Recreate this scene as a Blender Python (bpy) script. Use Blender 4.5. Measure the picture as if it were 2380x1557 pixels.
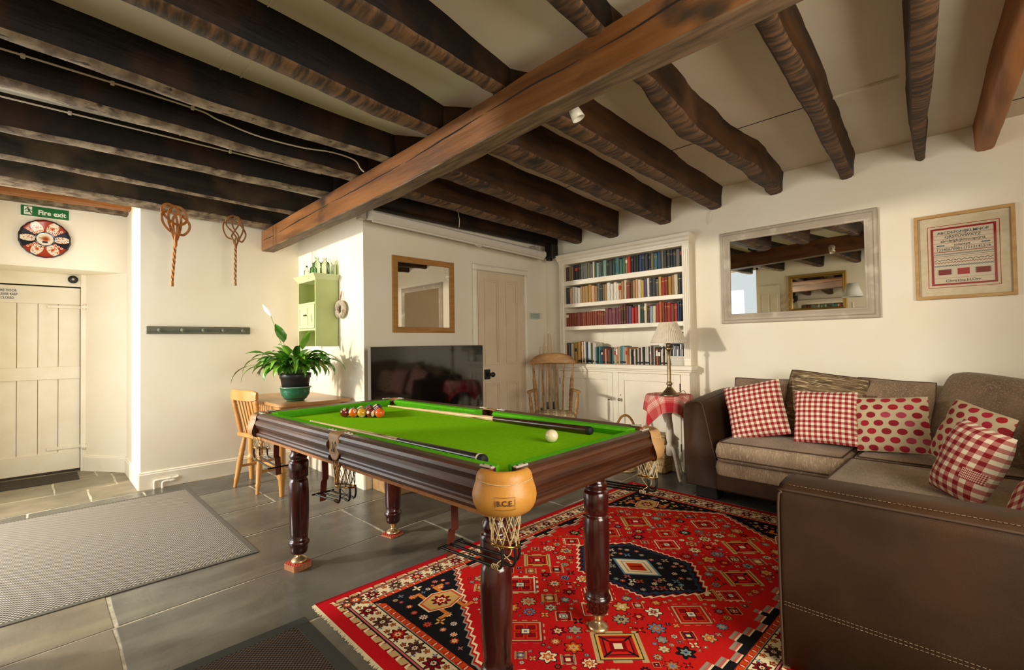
import bpy, math, random
import numpy as np
from mathutils import Vector, Matrix, Euler, noise as mnoise
for _o in list(bpy.data.objects): bpy.data.objects.remove(_o)
SC = bpy.context.scene
COL = SC.collection
PI = math.pi
# ---------------------------------------------------------------- camera
cam_d = bpy.data.cameras.new('camera'); cam = bpy.data.objects.new('camera', cam_d); COL.objects.link(cam)
cam_d.sensor_fit = 'HORIZONTAL'; cam_d.sensor_width = 36.0; cam_d.lens = 1110.8 / 2380 * 36
cam_d.clip_start = 0.02; cam_d.clip_end = 200
def cam_axes(yaw, pit, rol):
    f = Vector((math.cos(yaw)*math.cos(pit), math.sin(yaw)*math.cos(pit), math.sin(pit)))
    r = Vector((math.sin(yaw), -math.cos(yaw), 0)); u = r.cross(f)
    c, s = math.cos(rol), math.sin(rol)
    return c*r + s*u, -s*r + c*u, f
_r, _u, _f = cam_axes(math.radians(45.2194), math.radians(1.125), math.radians(-0.870))
cam.matrix_world = Matrix(((_r.x, _u.x, -_f.x, 0), (_r.y, _u.y, -_f.y, 0), (_r.z, _u.z, -_f.z, 1.17), (0, 0, 0, 1)))
SC.camera = cam
# ---------------------------------------------------------------- light
SC.view_settings.view_transform = 'Standard'; SC.view_settings.look = 'None'
SC.view_settings.gamma = 1.0; SC.view_settings.use_curve_mapping = False
SC.view_settings.exposure = 0.38
world = bpy.data.worlds.new('daylight'); SC.world = world; world.use_nodes = True
_bg = world.node_tree.nodes['Background']; _bg.inputs[0].default_value = (0.80, 0.90, 1.0, 1); _bg.inputs[1].default_value = 0.8
def light(name, kind, loc, direction, energy, color, **kw):
    d = bpy.data.lights.new(name, kind); d.energy = energy; d.color = color
    for k, v in kw.items(): setattr(d, k, v)
    o = bpy.data.objects.new(name, d); COL.objects.link(o); o.location = loc
    o.rotation_euler = Vector(direction).to_track_quat('-Z', 'Y').to_euler()
    return o
light('garden_door_sun', 'AREA', (-4.0, 4.95, 2.35), (1, -0.42, -0.17), 270, (1.0, 0.93, 0.80), shape='DISK', size=0.34)
light('garden_door_daylight', 'AREA', (-0.72, 4.3, 1.15), (1, -0.12, -0.10), 32, (1.0, 0.96, 0.88), shape='RECTANGLE', size=2.2, size_y=1.9)
light('rear_fill_light', 'AREA', (1.15, -1.22, 1.50), (0.12, 1, -0.20), 54, (1.0, 0.92, 0.79), shape='RECTANGLE', size=1.5, size_y=1.2)  # fill light added behind the viewer, no such source known
# ---------------------------------------------------------------- helpers
def lin(h):
    if isinstance(h, str):
        h = h.lstrip('#'); c = [int(h[i:i+2], 16)/255 for i in (0, 2, 4)]
    else: c = list(h)
    return tuple((x/12.92 if x <= 0.04045 else ((x+0.055)/1.055)**2.4) for x in c)
MATS = {}
def mat(name, col, col2=None, scale=6, stretch=(1, 1, 1), rough=0.6, metal=0.0, bump=0.0, bscale=None, bstretch=None, lo=0.35, hi=0.65, detail=5,
        spec=0.5, col3=None, scale3=2.0, lo3=0.55, hi3=0.7, stretch3=(1, 1, 1), coat=0.0, sheen=0.0, rvar=0.0):
    if name in MATS: return MATS[name]
    m = bpy.data.materials.new(name); m.use_nodes = True; nt = m.node_tree; N = nt.nodes; L = nt.links
    b = N['Principled BSDF']; c1 = lin(col) + (1,)
    b.inputs['Base Color'].default_value = c1; b.inputs['Roughness'].default_value = rough; b.inputs['Metallic'].default_value = metal
    b.inputs['Specular IOR Level'].default_value = spec
    if coat: b.inputs['Coat Weight'].default_value = coat; b.inputs['Coat Roughness'].default_value = 0.15
    if sheen: b.inputs['Sheen Weight'].default_value = sheen; b.inputs['Sheen Roughness'].default_value = 0.5
    tc = N.new('ShaderNodeTexCoord')
    def nz(sc, st, det):
        mp = N.new('ShaderNodeMapping'); mp.inputs['Scale'].default_value = st; L.new(tc.outputs['Object'], mp.inputs['Vector'])
        n = N.new('ShaderNodeTexNoise'); n.inputs['Scale'].default_value = sc; n.inputs['Detail'].default_value = det
        L.new(mp.outputs[0], n.inputs['Vector']); return n.outputs['Fac']
    def ramp(src, a, z):
        r = N.new('ShaderNodeMapRange'); r.inputs['From Min'].default_value = a; r.inputs['From Max'].default_value = z
        L.new(src, r.inputs['Value']); return r.outputs[0]
    def mix(f, a, bb):
        x = N.new('ShaderNodeMix'); x.data_type = 'RGBA'; L.new(f, x.inputs['Factor'])
        for k, v in ((6, a), (7, bb)):
            if isinstance(v, tuple): x.inputs[k].default_value = v
            else: L.new(v, x.inputs[k])
        return x.outputs[2]
    out = None
    if col2:
        f = nz(scale, stretch, detail); out = mix(ramp(f, lo, hi), c1, lin(col2) + (1,))
        if rvar:
            rr = N.new('ShaderNodeMapRange'); rr.inputs['To Min'].default_value = rough - rvar; rr.inputs['To Max'].default_value = rough + rvar
            L.new(f, rr.inputs['Value']); L.new(rr.outputs[0], b.inputs['Roughness'])
    if col3: out = mix(ramp(nz(scale3, stretch3, 4), lo3, hi3), out or c1, lin(col3) + (1,))
    if out: L.new(out, b.inputs['Base Color'])
    if bump:
        f = nz(bscale or scale, bstretch or stretch, 6); bn = N.new('ShaderNodeBump'); bn.inputs['Strength'].default_value = bump; bn.inputs['Distance'].default_value = 0.01
        L.new(f, bn.inputs['Height']); L.new(bn.outputs[0], b.inputs['Normal'])
    MATS[name] = m; return m
def imgmat(name, arr, rough=0.8, closest=False, repeat=(1, 1), bump=0.0, bscale=300, sheen=0.0, spec=0.4):
    """material whose colour is a small pattern drawn in numpy (h, w, 3) in sRGB, laid out on the UVs"""
    h, w = arr.shape[:2]
    im = bpy.data.images.new(name, w, h); a = np.ones((h, w, 4), np.float32); a[..., :3] = np.clip(arr, 0, 1)
    im.pixels.foreach_set(a.ravel()); im.update(); im.pack()
    m = bpy.data.materials.new(name); m.use_nodes = True; nt = m.node_tree; N = nt.nodes; L = nt.links; b = N['Principled BSDF']
    b.inputs['Roughness'].default_value = rough; b.inputs['Specular IOR Level'].default_value = spec
    if sheen: b.inputs['Sheen Weight'].default_value = sheen
    tc = N.new('ShaderNodeTexCoord'); mp = N.new('ShaderNodeMapping'); mp.inputs['Scale'].default_value = (repeat[0], repeat[1], 1)
    t = N.new('ShaderNodeTexImage'); t.image = im; t.interpolation = 'Closest' if closest else 'Linear'
    L.new(tc.outputs['UV'], mp.inputs['Vector']); L.new(mp.outputs[0], t.inputs['Vector']); L.new(t.outputs[0], b.inputs['Base Color'])
    if bump:
        n = N.new('ShaderNodeTexNoise'); n.inputs['Scale'].default_value = bscale; L.new(tc.outputs['Object'], n.inputs['Vector'])
        bn = N.new('ShaderNodeBump'); bn.inputs['Strength'].default_value = bump; bn.inputs['Distance'].default_value = 0.004
        L.new(n.outputs['Fac'], bn.inputs['Height']); L.new(bn.outputs[0], b.inputs['Normal'])
    MATS[name] = m; return m
class G:
    """collects faces; build() links them as one mesh object"""
    def __init__(s): s.v = []; s.f = []; s.m = []; s.sm = []; s.uv = {}; s.M = Matrix.Identity(4); s.k = 0; s.smooth = False
    def at(s, loc=(0, 0, 0), rot=(0, 0, 0), sc=(1, 1, 1)):
        s.M = Matrix.LocRotScale(Vector(loc), Euler(rot), Vector(sc)); return s
    def add(s, vs, fs, smooth=None, uvs=None):
        b = len(s.v); s.v += [tuple(s.M @ Vector(p)) for p in vs]
        for i, f in enumerate(fs):
            if uvs: s.uv[len(s.f)] = uvs[i]
            s.f.append([b+q for q in f]); s.m.append(s.k); s.sm.append(s.smooth if smooth is None else smooth)
        return s
    def box(s, x0, x1, y0, y1, z0, z1):
        v = [(x, y, z) for z in (z0, z1) for y in (y0, y1) for x in (x0, x1)]
        return s.add(v, [(0, 2, 3, 1), (4, 5, 7, 6), (0, 1, 5, 4), (2, 6, 7, 3), (0, 4, 6, 2), (1, 3, 7, 5)], False)
    def cbox(s, x0, x1, y0, y1, z0, z1, c=0.004):
        """box with chamfered edges"""
        X, Y, Z = (x0, x1), (y0, y1), (z0, z1); V = []; I = {}
        for i in (0, 1):
            for j in (0, 1):
                for k in (0, 1):
                    for a in range(3):
                        p = [X[i] + (c if i == 0 else -c)*(a != 0), Y[j] + (c if j == 0 else -c)*(a != 1), Z[k] + (c if k == 0 else -c)*(a != 2)]
                        I[(i, j, k, a)] = len(V); V.append(tuple(p))
        F = []; cen = Vector(((x0+x1)/2, (y0+y1)/2, (z0+z1)/2))
        def face(ids):
            n = (Vector(V[ids[1]])-Vector(V[ids[0]])).cross(Vector(V[ids[2]])-Vector(V[ids[0]])); q = sum((Vector(V[t]) for t in ids), Vector())/len(ids)-cen
            F.append(ids if n.dot(q) > 0 else ids[::-1])
        for e in (0, 1):
            face([I[(e, 0, 0, 0)], I[(e, 1, 0, 0)], I[(e, 1, 1, 0)], I[(e, 0, 1, 0)]])
            face([I[(0, e, 0, 1)], I[(1, e, 0, 1)], I[(1, e, 1, 1)], I[(0, e, 1, 1)]])
            face([I[(0, 0, e, 2)], I[(1, 0, e, 2)], I[(1, 1, e, 2)], I[(0, 1, e, 2)]])
            for g in (0, 1):
                face([I[(0, e, g, 1)], I[(1, e, g, 1)], I[(1, e, g, 2)], I[(0, e, g, 2)]])
                face([I[(e, 0, g, 0)], I[(e, 1, g, 0)], I[(e, 1, g, 2)], I[(e, 0, g, 2)]])
                face([I[(e, g, 0, 0)], I[(e, g, 1, 0)], I[(e, g, 1, 1)], I[(e, g, 0, 1)]])
                for h in (0, 1): face([I[(e, g, h, 0)], I[(e, g, h, 1)], I[(e, g, h, 2)]])
        return s.add(V, F, False)
    def lathe(s, prof, n=20, smooth=True, cap=True, scal=None):
        vs = []; fs = []; m = len(prof)
        for i in range(n):
            a = 2*PI*i/n
            for (r, z) in prof:
                q = r*(scal(a, r) if scal else 1); vs.append((q*math.cos(a), q*math.sin(a), z))
        for i in range(n):
            j = (i+1) % n
            for k in range(m-1): fs.append((i*m+k, j*m+k, j*m+k+1, i*m+k+1))
        s.add(vs, fs, smooth)
        if cap:
            if prof[0][0] > 1e-5: s.add([vs[i*m] for i in range(n)][::-1], [tuple(range(n))], False)
            if prof[-1][0] > 1e-5: s.add([vs[i*m+m-1] for i in range(n)], [tuple(range(n))], False)
        return s
    def tube(s, pts, r, n=8, closed=False, caps=True, smooth=True):
        P = [Vector(p) for p in pts]; m = len(P); vs = []; fs = []
        R = r if isinstance(r, (list, tuple)) else [r]*m
        T = []
        for i in range(m):
            a = P[(i-1) % m] if (closed or i > 0) else P[i]; b = P[(i+1) % m] if (closed or i < m-1) else P[i]
            t = (b-a); T.append(t.normalized() if t.length > 1e-9 else Vector((0, 0, 1)))
        nrm = T[0].orthogonal().normalized()
        for i in range(m):
            nrm = (nrm - T[i]*nrm.dot(T[i]))
            nrm = nrm.normalized() if nrm.length > 1e-6 else T[i].orthogonal().normalized()
            bi = T[i].cross(nrm)
            for k in range(n):
                a = 2*PI*k/n; vs.append(tuple(P[i] + (nrm*math.cos(a) + bi*math.sin(a))*R[i]))
        for i in range(m if closed else m-1):
            j = (i+1) % m
            for k in range(n): fs.append((i*n+k, i*n+(k+1) % n, j*n+(k+1) % n, j*n+k))
        s.add(vs, fs, smooth)
        if caps and not closed:
            s.add([vs[k] for k in range(n)][::-1], [tuple(range(n))], False); s.add([vs[(m-1)*n+k] for k in range(n)], [tuple(range(n))], False)
        return s
    def prism(s, poly, h0, h1, axis='z', smooth=False):
        """polygon (a, b) swept along an axis: z -> (a, b, h); y -> (a, h, b); x -> (h, a, b)"""
        f = {'z': lambda a, b, h: (a, b, h), 'y': lambda a, b, h: (a, h, b), 'x': lambda a, b, h: (h, a, b)}[axis]
        n = len(poly); A = sum(poly[i][0]*poly[(i+1) % n][1]-poly[(i+1) % n][0]*poly[i][1] for i in range(n))
        fl = (A > 0) ^ (axis == 'y')
        if not fl: poly = poly[::-1]
        vs = [f(a, b, h0) for a, b in poly] + [f(a, b, h1) for a, b in poly]
        s.add(vs, [(i, (i+1) % n, n+(i+1) % n, n+i) for i in range(n)], smooth)
        s.add(vs[:n][::-1], [tuple(range(n))], False); s.add(vs[n:], [tuple(range(n))], False); return s
    def grid(s, fn, nu, nv, smooth=True, flip=False):
        vs = []; fs = []; uvs = []
        for j in range(nv+1):
            for i in range(nu+1): vs.append(tuple(fn(i/nu, j/nv)))
        for j in range(nv):
            for i in range(nu):
                a = j*(nu+1)+i; q = [a, a+1, a+nu+2, a+nu+1]; w = [(i/nu, j/nv), ((i+1)/nu, j/nv), ((i+1)/nu, (j+1)/nv), (i/nu, (j+1)/nv)]
                if flip: q.reverse(); w.reverse()
                fs.append(tuple(q)); uvs.append(w)
        return s.add(vs, fs, smooth, uvs)
    def mesh(s, name, mats):
        me = bpy.data.meshes.new(name); me.from_pydata(s.v, [], s.f)
        for m in (mats if isinstance(mats, (list, tuple)) else [mats]): me.materials.append(m)
        me.polygons.foreach_set('material_index', s.m); me.polygons.foreach_set('use_smooth', s.sm)
        if s.uv:
            ul = me.uv_layers.new(name='UVMap').data
            for p in me.polygons:
                w = s.uv.get(p.index)
                if w:
                    for k, li in enumerate(p.loop_indices): ul[li].uv = w[k]
        me.update(); return me
    def build(s, name, mats, parent=None, **kw):
        return put(name, s.mesh(name, mats), parent, **kw)
def put(name, me, parent=None, loc=None, rot=None, label=None, cat=None, group=None, kind=None, sc=None):
    o = bpy.data.objects.new(name, me); COL.objects.link(o)
    if parent: o.parent = parent
    if loc: o.location = loc
    if rot: o.rotation_euler = rot
    if sc: o.scale = sc
    tag(o, label, cat, group, kind); return o
def tag(o, label=None, cat=None, group=None, kind=None):
    for k, v in (('label', label), ('category', cat), ('group', group), ('kind', kind)):
        if v: o[k] = v
    return o
def thing(name, label, cat, loc=(0, 0, 0), rot=(0, 0, 0), group=None):
    o = bpy.data.objects.new(name, None); COL.objects.link(o); o.location = loc; o.rotation_euler = rot; o.empty_display_size = 0.1
    return tag(o, label, cat, group)
def spline(pts, n=8, closed=False):
    P = [Vector(p) for p in pts]; m = len(P); out = []
    for i in range(m if closed else m-1):
        g = lambda k: P[k % m] if closed else P[max(0, min(m-1, k))]
        a, b, c, d = g(i-1), g(i), g(i+1), g(i+2)
        for t in range(n):
            t /= n; out.append(0.5*((2*b) + (c-a)*t + (2*a-5*b+4*c-d)*t*t + (3*b-a-3*c+d)*t**3))
    if not closed: out.append(P[-1])
    return out
def text(name, body, size, m, parent=None, loc=(0, 0, 0), rot=(0, 0, 0), ext=0.0006, align='CENTER', xs=1.0, bold=0.0):
    c = bpy.data.curves.new(name, 'FONT'); c.body = body; c.size = size; c.extrude = ext; c.align_x = align; c.align_y = 'CENTER'; c.offset = bold
    c.resolution_u = 3
    o = bpy.data.objects.new(name, c); COL.objects.link(o); bpy.context.view_layer.update()
    me = bpy.data.meshes.new_from_object(o); bpy.data.objects.remove(o); me.materials.clear(); me.materials.append(m)
    return put(name, me, parent, loc, rot, sc=(xs, 1, 1))
def rnd(a, b): return random.uniform(a, b)
random.seed(7)
def ordinal(n):
    return f"{n}{'th' if 10 <= n % 100 <= 20 else {1:'st',2:'nd',3:'rd'}.get(n % 10,'th')}"
# ---------------------------------------------------------------- materials
WALL = mat('cream_limewash', '#f2ead7', '#eee3cb', scale=2.2, rough=0.85, bump=0.10, bscale=9, lo=.3, hi=.7)
CEIL = mat('ceiling_distemper', '#dccfb6', '#d2c2a6', scale=1.6, rough=0.9, bump=0.12, bscale=5)
PAINT = mat('cream_gloss_paint', '#f2ead6', '#ebe0c8', scale=5, rough=0.42, bump=0.03, bscale=30)
DOORP = mat('pinkish_door_paint', '#e4d3b8', '#dbc8a9', scale=3, rough=0.45, bump=0.03, bscale=20)
GROUT = mat('lime_mortar', '#d2c8b0', '#a59c86', scale=14, rough=0.95, bump=0.5, bscale=80)
SLATE = [mat('slate_%s' % n, a, b, scale=sc, stretch=st, rough=r, bump=0.22, bscale=9, bstretch=(1.6, 1, 1), rvar=.16, detail=9, lo=.30, hi=.70, col3=c3, scale3=2.2, lo3=.50, hi3=.78, stretch3=(.6, 2.6, 1))
         for n, a, b, sc, st, r, c3 in (('blue', '#68665d', '#4c4a43', 2.2, (1.5, 1, 1), .30, '#7d7a6c'), ('grey', '#747166', '#565349', 2.6, (1.6, 1, 1), .34, '#87816f'),
                                        ('brown', '#8a7f68', '#695f4d', 2.6, (1.4, 1, 1), .46, '#998c70'), ('dark', '#57554d', '#403f39', 2.2, (1.7, 1, 1), .28, '#6b695d'))]
BLACKOAK = mat('smoke_blackened_oak', '#190e06', '#090502', spec=.2, scale=4, stretch=(.35, 3, 2), rough=.62, bump=.55, bscale=18, bstretch=(.25, 2, 2), col3='#38200d', scale3=2.4, lo3=.50, hi3=.72, stretch3=(1.2, 1, 1))
GREYOAK = mat('grey_weathered_oak', '#2c241a', '#16110b', spec=.25, scale=5, stretch=(.35, 3, 2), rough=.7, bump=.5, bscale=20, bstretch=(.25, 2, 2), col3='#5a4630', scale3=2.2, lo3=.52, hi3=.75)
WORN_LIT = mat('limewash_worn_lit_joist_edge', '#8d7a60', '#55432f', scale=9, stretch=(1.4, 1, 1), rough=.8, bump=.6, bscale=26, lo=.38, hi=.6, col3='#2e2015', scale3=16, lo3=.60, hi3=.70, stretch3=(1, 2, 1))  # worn, mottled undersides; window light is put into the pale tone too
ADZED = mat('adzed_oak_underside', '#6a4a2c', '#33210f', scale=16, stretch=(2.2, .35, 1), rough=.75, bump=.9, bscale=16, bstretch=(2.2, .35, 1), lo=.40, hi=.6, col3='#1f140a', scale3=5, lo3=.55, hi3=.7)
BROWNOAK = mat('brown_oak_joist', '#45290f', '#231306', spec=.25, scale=4, stretch=(.4, 3, 3), rough=.62, bump=.5, bscale=18, bstretch=(.25, 2, 2), col3='#553720', scale3=3, lo3=.54, hi3=.74)
BEAMOAK = mat('waxed_oak_beam', '#8a5a30', '#5e3717', scale=3, stretch=(3, .35, 3), rough=.40, bump=.25, bscale=12, bstretch=(3, .3, 3), col3='#3a2a1e', scale3=4.2, lo3=.58, hi3=.72, stretch3=(1, .7, 1.4), rvar=.1)
BEAMEDGE = mat('sawn_oak_beam_underside', '#7a5f42', '#4f3a26', scale=12, stretch=(4, .4, 4), rough=.6, bump=.5, bscale=30, bstretch=(4, .4, 4))
ORANGEOAK = mat('orange_new_timber', '#a5662a', '#7c4715', scale=5, stretch=(.4, 3, 3), rough=.55, bump=.3, bscale=16)
CRACK = mat('dark_split', '#1a0e06', rough=.9)
BRASS = mat('brass', '#b08a45', rough=.28, metal=1.0)
CHROME = mat('nickel_plate', '#c9c1b2', rough=.22, metal=1.0)
IRON = mat('black_iron', '#15120f', rough=.45, spec=.5)
# ---------------------------------------------------------------- setting
g = G(); g.box(-.75, 4.8, -1.6, 7.0, -.20, -.0028)
FLOOR = g.build('floor', GROUT, kind='structure')
def flags():
    rows = [-1.4, -.85, -.3, .25, .85, 1.45, 2.05, 2.63, 3.26, 3.82, 4.44, 4.95, 5.42, 5.93, 6.6]
    br = {6: [.235, 1.84, 2.7, 3.5], 7: [.24, 1.555, 2.55, 3.3], 8: [-.1, .85, 2.05, 3.0, 3.8], 9: [.35, 1.285, 2.2], 10: [-.05, .62, 1.55], 11: [.30, 1.1], 12: [.1, .5], 13: [.05, .4]}
    for i in range(len(rows)-1):
        xs = [-.62] + br.get(i, [rnd(0, .5), rnd(1.0, 1.6), rnd(2.1, 2.6), rnd(3.1, 3.6)]) + [4.5]
        for j in range(len(xs)-1):
            a, b = xs[j]+.006, xs[j+1]-.006; t = .055
            lo, hi = rows[i]+.006, rows[i+1]-.006; o = [(a+(b-a)*k/4, lo) for k in range(5)] + [(b, lo+(hi-lo)*k/3) for k in (1, 2)] + [(b-(b-a)*k/4, hi) for k in range(5)] + [(a, hi-(hi-lo)*k/3) for k in (1, 2)]
            p = [(x+rnd(-.006, .004), y+t*x+rnd(-.006, .005)) for x, y in o]; cx = sum(x for x, y in p)/14; cy = sum(y for x, y in p)/14; M = 14
            g = G(); z = rnd(-.0012, .0008)
            q = [(x+math.copysign(.003, cx-x), y+math.copysign(.003, cy-y)) for x, y in p]
            vs = [(x, y, -.03) for x, y in p] + [(x, y, z-.004) for x, y in p] + [(x, y, z) for x, y in q]
            fs = [(k, (k+1) % M, M+(k+1) % M, M+k) for k in range(M)] + [(M+k, M+(k+1) % M, 2*M+(k+1) % M, 2*M+k) for k in range(M)] + [tuple(range(2*M, 3*M))]
            g.add(vs, fs, False)
            mi = 2 if rows[i] > 4.9 else (2 if (xs[j+1] <= .3 and i < 8) else random.choice([0, 1, 3, 0, 1]))
            g.build('flagstone', SLATE[mi], FLOOR)
flags()
g = G(); g.box(-.75, 4.8, -1.6, 7.0, 2.505, 2.60)
CEILING = g.build('ceiling', CEIL, kind='structure')
for (x, y0, y1, w, d) in ((3.10, .36, .66, .014, .012), (3.13, 1.2, 1.64, .003, .003), (3.12, .78, 1.14, .003, .003), (3.2, 2.1, 2.6, .003, .003), (.63, 1.86, 1.98, .006, .004), (.61, 2.38, 2.6, .008, .005), (.70, 2.38, 2.6, .008, .005), (.62, 3.02, 3.5, .009, .006), (.71, 3.02, 3.5, .009, .006), (3.9, -.4, -.02, .004, .003)):
    g = G(); g.box(x, x+w, y0-.05, y1+.05, 2.505-d, 2.508); g.build('ceiling_batten', CEIL if w > .005 else CRACK, CEILING)
def wall(name, *boxes, m=WALL):
    g = G()
    for b in boxes: g.box(*b)
    return g.build(name, m, kind='structure')
WB = wall('wall_back', (.61, 2.05, 5.04, 6.9, -.1, 2.52))
WT = wall('wall_television', (1.91, 4.6, 3.66, 5.2, -.1, 2.52))
WR = wall('wall_right', (4.2, 4.6, -1.5, 1.93, -.1, 2.52), (4.2, 4.6, 3.385, 3.7, -.1, 2.52), (4.2, 4.6, 1.93, 3.385, 2.10, 2.52), (4.42, 4.6, 1.93, 3.385, -.1, 2.10))
WL = wall('wall_left', (-.60, -.45, -1.5, 2.84, -.1, 2.52), (-.60, -.45, 2.84, 5.45, 2.46, 2.52), (-.60, -.45, 5.45, 6.9, -.1, 2.52))
WN = wall('wall_near', (-.60, .35, -1.5, -1.3, -.1, 2.52), (1.98, 4.6, -1.5, -1.3, -.1, 2.52), (.35, 1.98, -1.5, -1.3, -.1, .85), (.35, 1.98, -1.5, -1.3, 2.08, 2.52))
# recess above and beside the fire door
WD = wall('wall_door', (-.60, .615, 5.9, 6.9, 1.915, 2.52))
g = G(); g.prism([(.62, 5.88), (.335, 6.30), (.335, 6.9), (.62, 6.9)], -.1, 1.93); g.build('wall_splay', WALL, kind='structure')
g = G(); g.box(-.6, .62, 6.36, 6.9, 1.80, 1.93); g.box(-.6, -.48, 5.9, 6.9, -.1, 1.93); g.box(.30, .34, 6.30, 6.42, 0, 1.93); g.box(-.6, .34, 6.33, 6.42, 1.80, 1.925)
g.build('trim_1', PAINT, kind='structure', label='cream painted frame of the fire door')
g = G(); g.box(-.6, .62, 6.85, 6.95, -.1, 2.5); g.build('wall_hall', WALL, kind='structure')
# baseboards
def skirting(name, p0, p1, nx, ny, h=.145, t=.018):
    x0, y0 = p0; x1, y1 = p1; g = G(); prof = [(0, 0), (t, 0), (t, h-.022), (t*.75, h-.016), (t*.7, h-.006), (t*.25, h), (0, h)]
    n = len(prof); vs = [(x0+nx*d, y0+ny*d, z) for d, z in prof] + [(x1+nx*d, y1+ny*d, z) for d, z in prof]
    g.add(vs, [(i, (i+1) % n, n+(i+1) % n, n+i) for i in range(n)] + [tuple(range(n)), tuple(range(n, 2*n))[::-1]], False)
    return g.build(name, PAINT, kind='structure')
skirting('baseboard_back', (.60, 5.04), (1.91, 5.04), 0, -1)
skirting('baseboard_step', (.61, 5.03), (.61, 5.90), -1, 0)
skirting('baseboard_splay', (.61, 5.89), (.335, 6.295), -.83, -.56, h=.155)
skirting('baseboard_shelf', (1.91, 3.65), (1.91, 5.04), -1, 0)
skirting('baseboard_television', (1.90, 3.66), (3.10, 3.66), 0, -1)
skirting('baseboard_television_right', (3.87, 3.66), (4.2, 3.66), 0, -1)
# french window frame in the left wall and an added one behind the viewer for the fill light
g = G()
for y in (2.84, 5.40): g.box(-.56, -.50, y, y+.05, .0, 2.46)
for z in (.0, 2.40): g.box(-.56, -.50, 2.84, 5.45, z, z+.06)
g.build('window_1', PAINT, kind='structure')
g = G()
for x in (.35, 1.14, 1.93): g.box(x, x+.05, -1.44, -1.38, .85, 2.08)
for z in (.85, 2.03): g.box(.35, 1.98, -1.44, -1.38, z, z+.05)
g.build('fill_light_window', PAINT, kind='structure')
# ---------------------------------------------------------------- main beam
def beam():
    top = [(5.06, 2.311), (2.31, 2.347), (1.69, 2.372), (1.44, 2.388), (1.14, 2.392), (.84, 2.396), (-1.3, 2.42)]
    bot = [(5.06, 2.121), (2.66, 2.137), (1.78, 2.177), (1.36, 2.199), (1.05, 2.206), (.56, 2.212), (-1.3, 2.24)]
    ip = lambda T, y: float(np.interp(-y, [-a for a, _ in T], [b for _, b in T]))
    n = 60; g = G(); vs = []
    for i in range(n+1):
        y = 5.06 - 6.36*i/n; zt, zb = ip(top, y), ip(bot, y); w = lambda s: .006*mnoise.noise((y*2.3, s, 0))
        x0 = 1.556 + w(1); x1 = 1.676 + w(2); c = .006
        vs += [(x0, y, zt), (x0+w(5), y, zt*.5+zb*.5), (x0, y, zb+c), (x0+c, y, zb+w(3)), (x1-c, y, zb+w(4)), (x1, y, zb+c), (x1, y, zt)]
    for i in range(n):
        for k in range(6):
            g.k = 1 if k in (2, 3, 4) else 0
            a = i*7+k; g.add([], [], False); g.f.append([a, a+7, a+8, a+1]); g.m.append(g.k); g.sm.append(False)
        a = i*7; g.f.append([a+6, a+13, a+7, a]); g.m.append(0); g.sm.append(False)
    g.v = vs; g.f.append(list(range(7))); g.m.append(0); g.sm.append(False); g.f.append([n*7+k for k in range(6, -1, -1)]); g.m.append(0); g.sm.append(False)
    b = thing('ceiling_beam', 'long orange-brown oak main beam crossing under the dark joists', 'beam', (1.556, 5.06, 2.12))
    o = g.build('timber', [BEAMOAK, BEAMEDGE], b); o.location = (-1.556, -5.06, -2.12)
    # long drying split along the lit face
    for ya, yb, f0, f1 in ((4.6, 3.5, .52, .60), (3.45, 2.5, .58, .62), (2.45, 1.75, .60, .66), (1.72, 1.15, .66, .62), (1.1, .5, .60, .72), (5.0, 4.7, .5, .5)):
        pts = []
        for k in range(14):
            t = k/13; y = ya+(yb-ya)*t; f = f0+(f1-f0)*t + .03*mnoise.noise((y*6, 1, 2)); z = ip(bot, y)*(1-f)+ip(top, y)*f; pts.append((1.5545+.006*mnoise.noise((y*2.3, 1, 0)), y, z))
        r = [.0006+.0032*abs(math.sin(PI*k/13))**.7 for k in range(14)]
        g = G(); g.tube(pts, r, 5); o = g.build('split', CRACK, b); o.location = (-1.556, -5.06, -2.12)
beam()
def joist(label, pts, seed, ms, ztop=2.52, wob=.010, vert=.010, arch=0.0):
    """pts: (x, y of the near lower edge, z of the underside, width)"""
    X = [p[0] for p in pts]; n = max(14, int((X[-1]-X[0])/.06)); g = G(); vs = []
    for i in range(n+1):
        x = X[0]+(X[-1]-X[0])*i/n; y, z, w = (float(np.interp(x, X, [p[k] for p in pts])) for k in (1, 2, 3))
        t = i/n; z += arch*math.sin(PI*t); q = lambda a, f: mnoise.noise((x*f, seed*7.3+a, a*1.7))
        y0 = y + wob*q(1, 2.2) + wob*.35*q(2, 9); y1 = y + w + wob*q(3, 2.0) + wob*.5*q(4, 8); za = z + vert*q(5, 2.6) + vert*.4*q(6, 13); zb = z + vert*q(7, 2.6) + vert*.4*q(8, 13)
        c = .012
        vs += [(x, y0-.012+wob*q(9, 3), ztop), (x, y0-.004+wob*.7*q(10, 4), (za+ztop)/2), (x, y0, za+c), (x, y0+c, za), (x, (y0+y1)/2, (za+zb)/2-.004), (x, y1-c, zb), (x, y1, zb+c), (x, y1+.008, ztop)]
    for i in range(n):
        for k in range(7):
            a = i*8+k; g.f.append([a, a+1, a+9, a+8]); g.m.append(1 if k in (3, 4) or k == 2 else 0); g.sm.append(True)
    g.v = vs; g.f.append(list(range(8))[::-1]); g.m.append(0); g.sm.append(False); g.f.append([n*8+k for k in range(8)]); g.m.append(0); g.sm.append(False)
    return g.build('ceiling_joist', ms, label=label, cat='beam', group='ceiling joists')
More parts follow.
